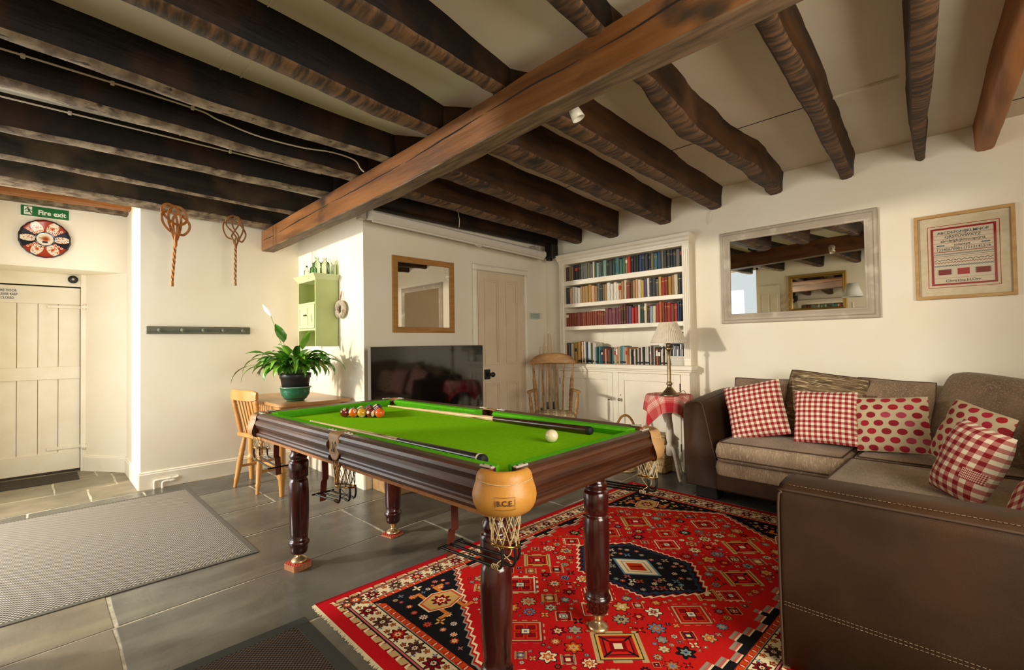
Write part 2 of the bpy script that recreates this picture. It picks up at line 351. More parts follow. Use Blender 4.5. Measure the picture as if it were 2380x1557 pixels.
LJ = [('the pale-edged joist left of the beam, first in from the carpet beaters', [(-.45, 4.60, 2.335, .2), (1.1, 4.76, 2.33, .22), (1.92, 4.80, 2.318, .2)], [GREYOAK, WORN_LIT]),
      ('thin-edged grey joist left of the beam, second from the carpet beaters', [(-.45, 4.08, 2.33, .07), (.96, 4.19, 2.33, .07), (1.92, 4.24, 2.324, .1)], [GREYOAK, WORN_LIT]),
      ('black joist left of the beam, third from the carpet beaters', [(-.45, 3.57, 2.33, .10), (.8, 3.54, 2.33, .11), (1.674, 3.53, 2.337, .12)], [BLACKOAK, WORN_LIT]),
      ('black joist with a white cable, fourth from the carpet beaters', [(-.45, 2.92, 2.33, .10), (.7, 3.0, 2.33, .11), (1.674, 3.075, 2.345, .13)], [BLACKOAK, WORN_LIT]),
      ('black joist left of the beam, fifth from the carpet beaters', [(-.45, 2.43, 2.33, .09), (.6, 2.585, 2.33, .085), (1.674, 2.66, 2.357, .10)], [BLACKOAK, WORN_LIT]),
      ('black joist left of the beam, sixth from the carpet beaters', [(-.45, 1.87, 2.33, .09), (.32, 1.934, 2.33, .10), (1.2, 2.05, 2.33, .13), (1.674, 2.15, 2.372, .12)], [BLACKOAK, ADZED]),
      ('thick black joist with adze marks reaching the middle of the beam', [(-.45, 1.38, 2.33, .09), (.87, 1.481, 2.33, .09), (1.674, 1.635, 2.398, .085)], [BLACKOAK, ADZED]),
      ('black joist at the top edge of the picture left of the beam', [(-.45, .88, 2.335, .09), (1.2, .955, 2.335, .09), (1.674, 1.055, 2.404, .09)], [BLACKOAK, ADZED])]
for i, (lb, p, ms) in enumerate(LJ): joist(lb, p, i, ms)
RJ = [('nearly black joist behind the projection screen', [(1.60, 3.53, 2.33, .12), (1.95, 3.44, 2.30, .16), (4.24, 3.47, 2.285, .15)], [BLACKOAK, BLACKOAK], .006),
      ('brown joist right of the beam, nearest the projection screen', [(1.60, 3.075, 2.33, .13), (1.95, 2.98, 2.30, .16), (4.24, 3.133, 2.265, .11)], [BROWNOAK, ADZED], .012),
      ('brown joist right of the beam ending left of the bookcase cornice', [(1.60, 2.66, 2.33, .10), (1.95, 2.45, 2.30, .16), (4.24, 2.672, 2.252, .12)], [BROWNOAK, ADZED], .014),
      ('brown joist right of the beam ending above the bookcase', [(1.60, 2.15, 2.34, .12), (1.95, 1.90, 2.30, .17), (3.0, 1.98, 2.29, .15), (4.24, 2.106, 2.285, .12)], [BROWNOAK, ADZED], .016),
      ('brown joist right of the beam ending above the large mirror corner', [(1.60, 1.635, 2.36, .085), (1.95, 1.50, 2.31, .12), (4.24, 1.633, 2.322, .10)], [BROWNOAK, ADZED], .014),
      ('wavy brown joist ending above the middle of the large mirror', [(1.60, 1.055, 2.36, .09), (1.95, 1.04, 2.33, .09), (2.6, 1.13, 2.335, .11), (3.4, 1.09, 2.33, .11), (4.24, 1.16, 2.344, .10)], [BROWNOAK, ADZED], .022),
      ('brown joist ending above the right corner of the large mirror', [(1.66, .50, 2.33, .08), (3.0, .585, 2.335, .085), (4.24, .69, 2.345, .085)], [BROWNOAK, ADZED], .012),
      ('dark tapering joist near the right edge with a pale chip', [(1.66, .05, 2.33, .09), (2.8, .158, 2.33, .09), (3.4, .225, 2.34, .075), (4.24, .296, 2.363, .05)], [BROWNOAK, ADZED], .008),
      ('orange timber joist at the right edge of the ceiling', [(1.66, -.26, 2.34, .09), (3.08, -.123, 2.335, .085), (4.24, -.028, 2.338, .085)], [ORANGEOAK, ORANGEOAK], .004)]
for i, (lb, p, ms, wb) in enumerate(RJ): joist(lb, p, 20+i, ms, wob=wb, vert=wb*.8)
def plate_timber(label, y0, y1, z0, z1, x1, ms):
    g = G(); n = 18
    for i in range(n):
        xa = -.6+(x1+.6)*i/n; xb = -.6+(x1+.6)*(i+1)/n; q = lambda x, s: .006*mnoise.noise((x*7, s, y0))
        vs = [(xa, y0+q(xa, 1), z0+q(xa, 2)), (xa, y1, z0+q(xa, 3)), (xa, y1, z1), (xa, y0+q(xa, 4), z1), (xb, y0+q(xb, 1), z0+q(xb, 2)), (xb, y1, z0+q(xb, 3)), (xb, y1, z1), (xb, y0+q(xb, 4), z1)]
        fs = [(0, 4, 5, 1), (1, 5, 6, 2), (2, 6, 7, 3), (3, 7, 4, 0)] + ([(4, 7, 6, 5)] if i == n-1 else []) + ([(0, 1, 2, 3)] if i == 0 else [])
        g.add(vs, fs, False)
    return g.build('wall_plate_timber', ms, label=label, cat='beam')
plate_timber('orange timber edge under the ceiling above the fire exit sign', 5.58, 5.70, 2.467, 2.515, .63, ORANGEOAK)
plate_timber('rough dark timber right above the fire exit sign', 5.78, 5.905, 2.462, 2.53, .632, WORN_LIT)
# cables clipped to the joists
CABLE = mat('white_cable', '#cfc2a8', rough=.5)
def cable(label, pts, r=.0045, clips=()):
    t = thing('cable', label, 'cable', pts[0]); o = Vector(pts[0]); g = G(); g.tube([Vector(p)-o for p in spline(pts, 8)], r, 6); g.build('wire', CABLE, t)
    for c in clips:
        g = G(); g.at(Vector(c)-o); g.cbox(-.008, .008, -.009, .009, -.009, .009, .002); g.build('clip', CABLE, t)
def mk(xs, y, z): return [(x, y, z) for x in xs]
cable('white cable drooping along the black joist towards the beam', [(-.45, 2.905, 2.45), (.1, 2.93, 2.45), (.58, 2.965, 2.45), (.70, 2.965, 2.425), (.9, 2.975, 2.40), (1.15, 2.98, 2.405), (1.35, 2.985, 2.43), (1.50, 2.985, 2.42), (1.525, 2.95, 2.36), (1.54, 2.93, 2.335)], clips=[(-.05, 2.93, 2.45), (.25, 2.945, 2.45), (.58, 2.965, 2.45)])
cable('white cable along the joist second from the fire exit wall side', mk((-.45, .2, .8, 1.5), 3.525, 2.47), clips=[(.12, 3.525, 2.47), (.9, 3.525, 2.47)])
cable('short white cable hanging over the dark joist above the projection screen', [(2.70, 3.40, 2.40), (2.72, 3.41, 2.36), (2.73, 3.41, 2.31), (2.74, 3.43, 2.25)], r=.004)
cable('thin dark wire hanging from a joist end beside the large mirror', [(4.19, 1.72, 2.33), (4.17, 1.73, 2.27), (4.19, 1.75, 2.20)], r=.0016)
# ---------------------------------------------------------------- doors
PAPER = mat('white_paper', '#e9e4da', rough=.7); INK = mat('printed_ink', '#1c1b1a', rough=.6)
def door_one():
    d = thing('door_1', None, None, (-.09, 6.38, 0)); d['kind'] = 'structure'; L = lambda g: g.at((.09, -6.38, 0))
    xs = [-.56, -.42, -.28, -.14, 0., .14, .298]
    for i in range(6):
        g = L(G()); g.cbox(xs[i]+.0015, xs[i+1]-.0015, 6.38, 6.41, .02, 1.79, .004); g.build('plank', PAINT, d)
    for z0, z1, t in ((1.625, 1.79, .016), (.90, 1.02, .016), (.02, .20, .016)):
        g = L(G()); g.cbox(-.56, .297, 6.38-t, 6.382, z0, z1, .004); g.build('ledge', PAINT, d)
    for z in (1.60, .235):
        g = L(G()); g.cbox(.06, .30, 6.366, 6.378, z-.014, z+.014, .003); g.at((.415, -.085, z)); g.lathe([(.0, -.03), (.012, -.03), (.012, .03), (0, .03)], 10); g.at((.09, -6.38, 0)); g.cbox(.30, .345, 6.285, 6.30, z-.012, z+.012, .003)
        g.build('strap_hinge', PAINT, d)
    g = L(G()); g.cbox(-.57, .30, 6.37, 6.40, .0, .028, .004); g.build('threshold', mat('worn_dark_sill', '#3c352b', rough=.8), d)
    s = thing('paper_sign', 'white paper notice about the fire door stuck high on the cream plank door', 'sign', (-.20, 6.362, 1.705))
    g = G(); g.box(-.085, .085, -.001, .001, -.052, .055); g.build('sheet', PAPER, s)
    for i, w in enumerate(('FIRE DOOR', 'PLEASE KEEP', 'CLOSED')): text('lettering', w, .030, INK, s, (0, -.0016, .032-.034*i), (PI/2, 0, 0), .0003, xs=.78, bold=.0004)
door_one()
def door_two():
    d = thing('door_2', None, None, (3.46, 3.66, 0)); d['kind'] = 'structure'; L = lambda g=None: G().at((-3.46, -3.66, 0))
    x0, x1, z1 = 3.135, 3.805, 1.915
    g = L(); g.box(x0, x1, 3.654, 3.70, .01, z1); g.build('slab', DOORP, d)
    for a, b in ((x0, 3.215), (3.42, 3.515), (3.705, x1)): g = L(); g.cbox(a, b, 3.630, 3.655, .01, z1, .003); g.build('stile', DOORP, d)
    for a, b, z, w in ((3.215, 3.42, .01, .20), (3.515, 3.705, .01, .20), (3.215, 3.42, .775, .19), (3.515, 3.705, .775, .19), (3.215, 3.42, 1.84, .075), (3.515, 3.705, 1.84, .075)):
        g = L(); g.cbox(a, b, 3.630, 3.655, z, z+w, .003); g.build('door_rail', DOORP, d)
    for a, b in ((3.215, 3.42), (3.515, 3.705)):
        for za, zb in ((.21, .775), (.965, 1.84)):
            g = L()
            for k, (o, t) in enumerate(((0, 3.624), (.011, 3.640))):
                e = o+.011
                g.box(a+o, a+e, t, 3.655, za+o, zb-o); g.box(b-e, b-o, t, 3.655, za+o, zb-o); g.box(a+e, b-e, t, 3.655, za+o, za+e); g.box(a+e, b-e, t, 3.655, zb-e, zb-o)
            g.build('panel_moulding', DOORP, d)
    g = L(); g.cbox(x1-.012, x1+.012, 3.628, 3.645, 1.60, 1.70, .003); g.build('hinge', PAINT, d)
    g = L(); g.cbox(3.20, 3.275, 3.618, 3.638, .82, .92, .004); g.build('rim_lock', IRON, d)
    g = G().at((3.262-3.46, 3.618-3.66, .868), (PI/2, 0, 0)); g.lathe([(.016, 0), (.016, .006), (.008, .010), (.008, .030), (.020, .036), (.026, .048), (.024, .060), (.014, .068), (0, .070)], 18); g.build('door_knob', IRON, d)
    g = G()
    for a, b, za, zb in ((3.075, 3.13, 0, 1.9245), (3.81, 3.868, 0, 1.9245), (3.075, 3.868, 1.925, 1.985)): g.cbox(a, b, 3.628, 3.66, za, zb, .006); g.cbox(a+.012, b-.012, 3.618, 3.64, za+.003, zb-.012, .005)
    g.build('trim_2', PAINT, kind='structure')
door_two()
# ---------------------------------------------------------------- pool table
BAIZE = mat('green_baize', '#86c81c', '#7dbf16', scale=60, rough=1.0, bump=.08, bscale=900, spec=0)
CUSH = mat('green_cushion_cloth', '#5fb526', '#55aa1e', scale=60, rough=1.0, spec=0)
MAHOG = mat('mahogany_rail', '#54301c', '#361a0d', scale=5, stretch=(8, .5, 8), rough=.38, bump=.05, bscale=30, bstretch=(8, .4, 8), coat=.18)
MAHOGY = mat('mahogany_rail_across', '#54301c', '#361a0d', scale=5, stretch=(.5, 8, 8), rough=.38, bump=.05, bscale=30, bstretch=(.4, 8, 8), coat=.18)
FOOTM = mat('pale_brass_foot', '#cdb58a', rough=.3, metal=.85)
LEGM = mat('dark_mahogany_lacquer', '#46130f', '#260908', scale=6, stretch=(3, 3, .5), rough=.22, coat=.6, col3='#4d1a13', scale3=5, lo3=.6, hi3=.8)
CHIP = mat('orange_chipboard_edge', '#b8783a', '#a0652c', scale=80, rough=.7)
TAN = mat('tan_leather', '#c98f3c', '#bb7f30', scale=14, rough=.42, bump=.08, bscale=120)
TAN2 = mat('pale_tan_leather', '#b58a57', '#a57a48', scale=14, rough=.5, bump=.08, bscale=120)
PLATE = mat('bright_nickel_plate', '#e4dccb', rough=.32, metal=.45)
RUSTL = mat('rust_leather', '#8a4420', '#74351a', scale=20, rough=.5)
STRAPM = mat('red_brown_strap', '#6e2f1a', '#5d2514', scale=20, rough=.5)
NETM = mat('cream_cord', '#dcc79a', '#c4ab78', scale=60, rough=.9)
NETD = mat('brown_cord', '#6e5636', '#54401f', scale=60, rough=.9)
RODM = mat('black_coated_wire', '#101310', rough=.35)
STAMP = mat('leather_stamp', '#4a2a12', rough=.7)
TB = thing('pool_table', 'pool table with green cloth, dark mahogany rails and turned legs', 'table', (1.312, 1.905, 0), (0, 0, .035))
HX, HY = .455, .955
RAILP = [(-.05, .700), (-.05, .817), (-.004, .822), (.005, .814), (.008, .803), (.004, .794), (.010, .789), (.017, .779), (.018, .768), (.013, .756), (.004, .744), (.000, .734), (.001, .729), (.008, .725), (.010, .717), (.007, .709), (-.002, .706), (-.006, .700)]
def sweep(prof, a, b, fn):
    n = len(prof); vs = [fn(d, z, a) for d, z in prof] + [fn(d, z, b) for d, z in prof]
    g = G(); g.add(vs, [(i, (i+1) % n, n+(i+1) % n, n+i) for i in range(n)], False)
    g.add(vs[:n], [tuple(range(n))[::-1]], False); g.add(vs[n:], [tuple(range(n))], False)
    import bmesh
    return g
def fixn(me):
    import bmesh
    bm = bmesh.new(); bm.from_mesh(me); bmesh.ops.recalc_face_normals(bm, faces=bm.faces); bm.to_mesh(me); bm.free(); return me
def table():
    GAP, MID = .082, .045
    segs = []
    for sx in (-1, 1):
        for a, b in ((-HY+GAP, -MID), (MID, HY-GAP)): segs.append((lambda d, z, t, sx=sx: (sx*(HX+d), t, z), a, b, MAHOG))
    for sy in (-1, 1): segs.append((lambda d, z, t, sy=sy: (t, sy*(HY+d), z), -HX+GAP, HX-GAP, MAHOGY))
    for fn, a, b, m in segs: put('rail', fixn(sweep(RAILP, a, b, fn).mesh('rail', m)), TB)
    for fn, a, b, m in segs[:4]:      # chipboard edge below the long rails
        put('rail_base', fixn(sweep([(-.075, .680), (-.075, .7005), (-.022, .7005), (-.022, .680)], a-.03, b+.03, fn).mesh('rail_base', CHIP)), TB)
    # cushions
    CP = [(-.045, .7855), (-.045, .8178), (-.080, .8165), (-.0905, .8075), (-.075, .7855)]
    for fn, a, b, m in segs:
        n = len(CP); sh = lambda d: (-.045-d)*.55
        vs = [fn(d, z, a+sh(d)) for d, z in CP] + [fn(d, z, b-sh(d)) for d, z in CP]
        g = G(); g.add(vs, [(i, (i+1) % n, n+(i+1) % n, n+i) for i in range(n)] + [tuple(range(n))[::-1], tuple(range(n, 2*n))], False)
        put('cushion', fixn(g.mesh('cushion', CUSH)), TB)
    # bed cut away at the pockets
    pts = []
    def arc(cx, cy, r, a0, a1, k=7): return [(cx+r*math.cos(math.radians(a0+(a1-a0)*i/k)), cy+r*math.sin(math.radians(a0+(a1-a0)*i/k))) for i in range(k+1)]
    X, Y = .405, .905
    pts += arc(-X, -Y, .045, 90, 0) + arc(X, -Y, .045, 180, 90) + arc(X+.02, 0, .042, 240, 120) + arc(X, Y, .045, 270, 180) + arc(-X, Y, .045, 0, -90) + arc(-X-.02, 0, .042, 60, -60)
    g = G(); g.prism(pts, .745, .785); g.build('cloth_bed', BAIZE, TB)
    g = G(); g.box(-.37, .37, -.80, .80, .682, .744); g.build('frame_board', CHIP, TB)
    # legs
    LP = [(.036, .075), (.041, .080), (.046, .100), (.044, .112), (.047, .118), (.053, .128), (.053, .138), (.047, .146), (.043, .150), (.047, .190), (.051, .300), (.052, .400), (.049, .455), (.044, .468), (.040, .472), (.044, .478), (.050, .486), (.051, .560), (.046, .568), (.040, .572), (.044, .582), (.047, .592), (.042, .602), (.036, .612), (.040, .626), (.047, .640), (.045, .655), (.038, .668), (.038, .70)]
    for sx, sy in ((-1, 1), (1, 1), (1, -1), (-1, -1)):
        z0 = 0.0
        g = G().at((sx*.29, sy*.75, 0)); g.lathe(LP, 28); l = g.build('leg', LEGM, TB)
        zf = .033 if (sx, sy) == (-1, 1) else .013 if (sx, sy) == (1, 1) else .010
        g = G().at((sx*.29, sy*.75, zf)); g.lathe([(.041, 0), (.041, .006), (.036, .012), (.022, .020), (.012, .026), (.012, .034), (.020, .040), (.030, .075)], 24); g.build('brass_foot', FOOTM, l)
    # pockets
    def pocket(px, py, ang, kind, rdir, net=NETM, drop=.60, rlen=.24, leath=TAN):
        R = Matrix.Translation((px, py, 0)) @ Matrix.Rotation(ang, 4, 'Z'); rot = lambda p: R @ Vector(p)
        if kind == 'corner':
            g = G(); nu, nv = 22, 16; prof = [(.052, .800), (.054, .816), (.062, .8235), (.073, .821), (.080, .810), (.083, .800), (.0835, .792), (.088, .780), (.094, .765), (.097, .748), (.095, .730), (.088, .714), (.075, .702), (.060, .697), (.050, .70)]
            def f(u, v):
                a = math.radians(-74+148*u); k = v*(len(prof)-1); i = min(int(k), len(prof)-2); t = k-i
                r = prof[i][0]*(1-t)+prof[i+1][0]*t; z = prof[i][1]*(1-t)+prof[i+1][1]*t
                low = max(0, (.80-z)/.10); a *= 1-.28*low**2
                return rot((r*math.cos(a), r*math.sin(a), z))
            g.grid(f, nu, nv, flip=False); p = put('pocket_leather', fixn(g.mesh('pocket_leather', leath)), TB)
            for z, rr in ((.7945, .0850),):   # stitched seam
                g = G(); g.tube([rot((rr*math.cos(math.radians(a)), rr*math.sin(math.radians(a)), z-.004*math.cos(math.radians(a*2)))) for a in range(-66, 67, 6)], .0011, 5); g.build('stitching', NETM, p)
            w = .030; y0 = .0965
        else:
            g = G(); poly = [(0, .10)]
            def f(u, v):
                s = v*.158; wid = .041*(1.0 if s < .05 else 1.0+.10*math.sin((s-.05)/.1*PI)) * (math.sqrt(max(0, 1-((s-.115)/.044)**2)) if s > .115 else 1)
                if s < .045: x, z = .0+s-.012, .823
                elif s < .062: q = (s-.045)/.017*PI/2; x, z = .033+.012*math.sin(q), .811+.012*math.cos(q)
                else: x, z = .045-.02*(s-.062), .811-(s-.062)*1.02
                return rot((x, (u-.5)*2*wid, z))
            g.grid(f, 10, 26); p = put('pocket_leather', fixn(g.mesh('pocket_leather', TAN2)), TB)
            sol = p.modifiers.new('thickness', 'SOLIDIFY'); sol.thickness = .0035
            w = .030; y0 = .045
        # stamped frame and letters
        if kind == 'corner':
            q = Matrix.Translation((px, py, 0)) @ Matrix.Rotation(ang, 4, 'Z') @ Matrix.Translation((.0975, 0, .746)) @ Matrix.Rotation(PI/2, 4, 'Z') @ Matrix.Rotation(PI/2, 4, 'X')
            fr = [(-.021, .012, -.0022), (0, .011, .0), (.021, .012, -.0022), (.0195, .003, -.0018), (.021, 0, -.0022), (.0195, -.003, -.0018), (.021, -.012, -.0022), (0, -.013, 0), (-.021, -.012, -.0022), (-.0195, -.003, -.0018), (-.021, 0, -.0022), (-.0195, .003, -.0018)]
            sz = .0195; fr = [(a*1.36, b*1.36, c*1.8) for a, b, c in fr]
        else:
            q = Matrix.Translation((px, py, 0)) @ Matrix.Rotation(ang, 4, 'Z') @ Matrix.Translation((.0475, 0, .752)) @ Matrix.Rotation(PI/2, 4, 'Z') @ Matrix.Rotation(PI/2, 4, 'X')
            fr = [(-.018, .011, 0), (.018, .011, 0), (.018, -.011, 0), (-.018, -.011, 0)]; sz = .012
        g = G(); g.tube([q @ Vector(a) for a in fr], .0005, 4, closed=True); g.build('stamp_frame', STAMP, p)
        o = text('stamp_lettering', 'B.C.E.', sz, STAMP, p, ext=.0004, bold=.0003); o.matrix_local = q @ Matrix.Translation((0, 0, .0006))
        # nickel plates on the rail top
        for s in (-1, 1):
            if kind == 'corner':
                a = ang + s*PI/4; c = Vector((px, py, 0)); e = Vector((-px/abs(px)*.0, 0, 0))
                base = Vector((math.copysign(HX-.022, px), math.copysign(HY-GAP-.008, py), 0)) if s*math.copysign(1, px*py) > 0 else Vector((math.copysign(HX-GAP-.008, px), math.copysign(HY-.022, py), 0))
                along = 'y' if s*math.copysign(1, px*py) > 0 else 'x'
            else:
                base = Vector((math.copysign(HX-.022, px), s*(MID+.022), 0)); along = 'y'
            hx, hy = (.008, .026) if along == 'y' else (.026, .008)
            g = G(); g.cbox(base.x-hx, base.x+hx, base.y-hy, base.y+hy, .8205, .8275, .0025); b = g.build('pocket_plate', PLATE, TB)
            for q2 in (-1, 1):
                g = G().at((base.x+(0 if along == 'y' else q2*.015), base.y+(q2*.015 if along == 'y' else 0), .8275)); g.lathe([(.0035, 0), (.0025, .0015), (0, .002)], 8); g.build('screw', IRON, b)
        if kind == 'corner':              # rust leather flanges closing the rail ends
            for s in (0, 1):
                pr2 = [(d+(.004 if d > -.04 else 0), z) for d, z in RAILP[2:]] + [(-.03, .70), (-.03, .818)]
                sgx, sgy = math.copysign(1, px), math.copysign(1, py)
                fn = (lambda d, z, t: (sgx*(HX+d), t, z)) if s else (lambda d, z, t: (t, sgy*(HY+d), z))
                e = sgy*(HY-GAP) if s else sgx*(HX-GAP); sg = sgy if s else sgx
                put('pocket_flange', fixn(sweep(pr2, e, e+sg*.007, fn).mesh('pocket_flange', RUSTL)), TB)
        # net, ring, runner, strap
        cx, cy = (px+.030*math.cos(ang), py+.030*math.sin(ang)) if kind == 'corner' else (px-.004*math.cos(ang), py)
        g = G(); ns = 11
        for s in (-1, 1):
            for k in range(ns):
                pp = []
                for i in range(13):
                    t = i/12; z = .79-(.79-drop)*t; r = .052-.016*t if t < .95 else .037; a = 2*PI*k/ns + s*1.5*t; r *= 1+.05*math.sin(t*20+k)
                    pp.append((cx+r*math.cos(a), cy+r*math.sin(a), z))
                g.tube(pp, .0013, 4, caps=False)
        n_ = g.build('net', net, TB)
        tilt = Matrix.Translation((cx, cy, drop)) @ Matrix.Rotation(.22, 4, 'Y')
        g = G(); g.tube([tilt @ Vector((.040*math.cos(2*PI*i/24), .040*math.sin(2*PI*i/24), 0)) for i in range(24)], .0032, 8, closed=True); g.build('ring', BRASS, TB)
        D = Vector((0, rdir, 0)); S = Vector((1, 0, 0)); c0 = Vector((cx, cy, 0)); g = G(); zz = drop-.055
        for o, r0 in ((-.034, .020), (0, .036), (.034, .020)):
            ln = rlen
            pp = [c0+S*o-D*r0+Vector((0, 0, drop)), c0+S*o-D*(r0+.002)+Vector((0, 0, drop-.035)), c0+S*o-D*(r0-.012)+Vector((0, 0, zz)), c0+S*o+D*.02+Vector((0, 0, zz)), c0+S*o+D*(ln*.6)+Vector((0, 0, zz-.008)), c0+S*o+D*ln+Vector((0, 0, zz-.012))]
            g.tube(spline(pp, 6), .0042, 8)
        e = c0+D*rlen+Vector((0, 0, zz-.012)); g.tube([e-S*.05, e+S*.05], .0042, 8)
        g.build('ball_runner', RODM, TB)
        g = G(); ex = 0.
        for i in range(10):
            pass
        sp = [c0+D*(rlen-.02)+Vector((0, 0, .675)), c0+D*(rlen-.022)+Vector((0, 0, .60)), c0+D*(rlen-.008)+Vector((0, 0, drop-.02)), c0+D*(rlen+.004)+Vector((0, 0, zz-.05))]
        sp = spline(sp, 5); vs = []; fs = []
        for i, q in enumerate(sp):
            for dx in (-.014, .014):
                for dy in (-.0015, .0015): vs.append(tuple(q+S*dx+D*dy))
        for i in range(len(sp)-1):
            a = i*4; b = a+4; fs += [(a, a+1, b+1, b), (a+2, b+2, b+3, a+3), (a, b, b+2, a+2), (a+1, a+3, b+3, b+1)]
        fs += [(0, 2, 3, 1), (len(vs)-4, len(vs)-3, len(vs)-1, len(vs)-2)]
        g.add(vs, fs, False); put('strap', fixn(g.mesh('strap', STRAPM)), TB)
        g = G()   # cord lashing round the wire
        for k in range(5):
            y = rdir*(-.008+.006*k); g.tube([c0+S*(-.034+.006*math.cos(a*.785))+Vector((0, y, zz+.006*math.sin(a*.785))) for a in range(8)], .0014, 4, closed=True)
        g.tube(spline([c0+Vector((.02, 0, drop)), c0+Vector((.01, -.01, drop-.03)), c0+Vector((-.02, .01, drop-.05)), c0+Vector((-.03, 0, zz-.004))], 5), .0014, 4)
        g.tube(spline([c0+Vector((-.02, .02, drop)), c0+Vector((0, .012, drop-.03)), c0+Vector((.018, .0, zz))], 5), .0014, 4)
        g.build('lashing', net, TB)
    c = .395; d = .895
    pocket(-c, -d, math.radians(225), 'corner', 1, NETM, .615)
    pocket(-c, d, math.radians(135), 'corner', -1, NETM, .63, .22, TAN2)
    pocket(c, d, math.radians(45), 'corner', -1, NETD, .63, .22, TAN2)
    pocket(c, -d, math.radians(-45), 'corner', 1, NETM, .625, .24, TAN2)
    pocket(-.418, 0, PI, 'mid', 1, NETD, .60, .20)
    pocket(.418, 0, 0, 'mid', 1, NETM, .63, .20)
table()
# coasters under two legs
CO_T = None
def dot_tile(bg, fg, n=64, r=.28, off=True, second=None):
    a = np.zeros((n, n, 3), np.float32); a[:] = np.array(bg)
    yy, xx = np.mgrid[0:n, 0:n]/n
    for cx, cy, c in ((.25, .25, fg), (.75, .75, second or fg)):
        for dx in (-1, 0, 1):
            for dy in (-1, 0, 1):
                a[(xx-cx-dx)**2+(yy-cy-dy)**2 < (r*.5)**2] = np.array(c)
    return a
hexc = lambda h: np.array([int(h[i:i+2], 16)/255 for i in (1, 3, 5)], np.float32)
COAST = imgmat('red_spotted_coaster', dot_tile(hexc('#b3221a'), hexc('#f0d0b8'), 32, .20), rough=.5, repeat=(6, 6)); CORK = mat('coaster_cork_edge', '#b98a5c', '#8f5f3a', scale=60, rough=.9)
def coasters(lx, ly, n, where):
    c, s = math.cos(.035), math.sin(.035); wx, wy = 1.312+lx*c-ly*s, 1.905+lx*s+ly*c
    for i in range(n):
        o = thing('coaster', f'red spotted coaster under the {where} leg, {"topmost" if i == n-1 else ordinal(i+1)+" from the floor"} of its stack', 'coaster', (wx-.008, wy-.004, .0052*i), (0, 0, .25+rnd(-.03, .03)), 'red spotted coasters')
        h = .052; oc = [(-h+.01, -h), (h-.01, -h), (h, -h+.01), (h, h-.01), (h-.01, h), (-h+.01, h), (-h, h-.01), (-h, -h+.01)]
        g = G(); g.prism(oc, 0, .0042); g.build('base', CORK, o)
        g = G(); vs = [(x, y, .0043) for x, y in oc] + [(x, y, .0052) for x, y in oc]
        uv = [[(x/.104+.5, y/.104+.5) for x, y in oc]]
        g.add(vs[8:], [tuple(range(8))], False, uv); g.add(vs, [(k, (k+1) % 8, 8+(k+1) % 8, 8+k) for k in range(8)], False); g.build('print', COAST, o)
coasters(-.29, .75, 6, 'near left')
coasters(.29, .75, 2, 'far right')
# balls
BR = .0254; SHELL = mat('ivory_ball', '#ead9b4', rough=.14, coat=.5)
def ball(name, colour, number, stripe, pos, rot, label, group=None):
    b = thing('pool_ball', label, 'ball', pos, rot, group); k = SHELL if colour is None else mat('ball_'+name, colour, rough=.13, coat=.5)
    g = G(); n = 16
    prof = [(BR*math.sin(PI*i/24), -BR*math.cos(PI*i/24)) for i in range(25)]; prof[0] = (0, -BR); prof[-1] = (0, BR)
    g.lathe(prof, 32, cap=False)
    if stripe:
        g.m = [1 if 6 <= i % 24 < 18 else 0 for i in range(len(g.f))]
        g.build('shell', [SHELL, k], b)
    else: g.build('shell', k, b)
    if number:
        g = G()
        R = Matrix.Rotation(PI/2, 4, 'Y'); rr = .0088
        vs = [(0, 0, BR*1.004)]; 
        for q in range(1, 4):
            th = q/3*rr/BR
            for i in range(16): vs.append((BR*1.004*math.sin(th)*math.cos(i*PI/8), BR*1.004*math.sin(th)*math.sin(i*PI/8), BR*1.004*math.cos(th)))
        fs = [(0, 1+i, 1+(i+1) % 16) for i in range(16)] + [(1+q*16+i, 1+(q+1)*16+i, 1+(q+1)*16+(i+1) % 16, 1+q*16+(i+1) % 16) for q in range(2) for i in range(16)]
        g.M = R; g.add(vs, fs, True); d = g.build('number_disc', SHELL, b)
        t = text('number', str(number), .010, INK, d, ext=.0002, bold=.0003); t.matrix_local = R @ Matrix.Translation((0, 0, BR*1.006)) @ Matrix.Rotation(-PI/2, 4, 'Z')
    return b
def rack():
    p0 = Vector((1.195, 2.515, .785+BR)); u = Vector((.57, -.8216, 0)).normalized()*.0515; w = Vector((.8216, .57, 0)).normalized()*.0446
    cols = [[('maroon', '#6e1c1c', 7, 0), ('orange_striped', '#d9641c', 13, 1), ('yellow', '#d59a2b', 1, 0), ('maroon_striped', '#7a2222', 15, 1), ('orange', '#e2601d', 5, 0)],
            [('green', '#2f6b3c', 6, 0), ('green_striped', '#3f7a47', 14, 1), ('black', '#191717', 8, 0), ('red_striped', '#a42a1f', 11, 1)],
            [('yellow_striped', '#d8a32f', 9, 1), ('red', '#b02a1c', 3, 0), ('blue_striped', '#27357c', 10, 1)], [('blue', '#27357c', 2, 0), ('purple', '#45245f', 4, 0)], [('purple_striped', '#4b2b6b', 12, 1)]]
    rows = ['front row', 'second row', 'third row', 'fourth row', 'tip']
    for r, row in enumerate(cols):
        for i, (nm, h, no, st) in enumerate(row):
            p = p0+u*(i+r*.5)+w*r; a = math.atan2(-p.y, -p.x)
            rt = (rnd(-.9, .9), rnd(-.7, -.1), a+rnd(-.5, .5))
            if r == 0: rt = [(.2, -.9, a-.1), (.9, -.55, a+.35), (1.3, .8, a), (1.45, -.25, a-.7), (.3, 1.2, a+1.5)][i]
            ball(nm, h, no, st, p, rt, f'{nm.replace("_", " ")} pool ball in the {rows[r]} of the racked triangle', 'racked pool balls')
rack()
ball('cue', None, None, 0, (1.425, 1.225, .785+BR), (0, 0, 0), 'plain off-white cue ball lying apart near the brown cue butt')
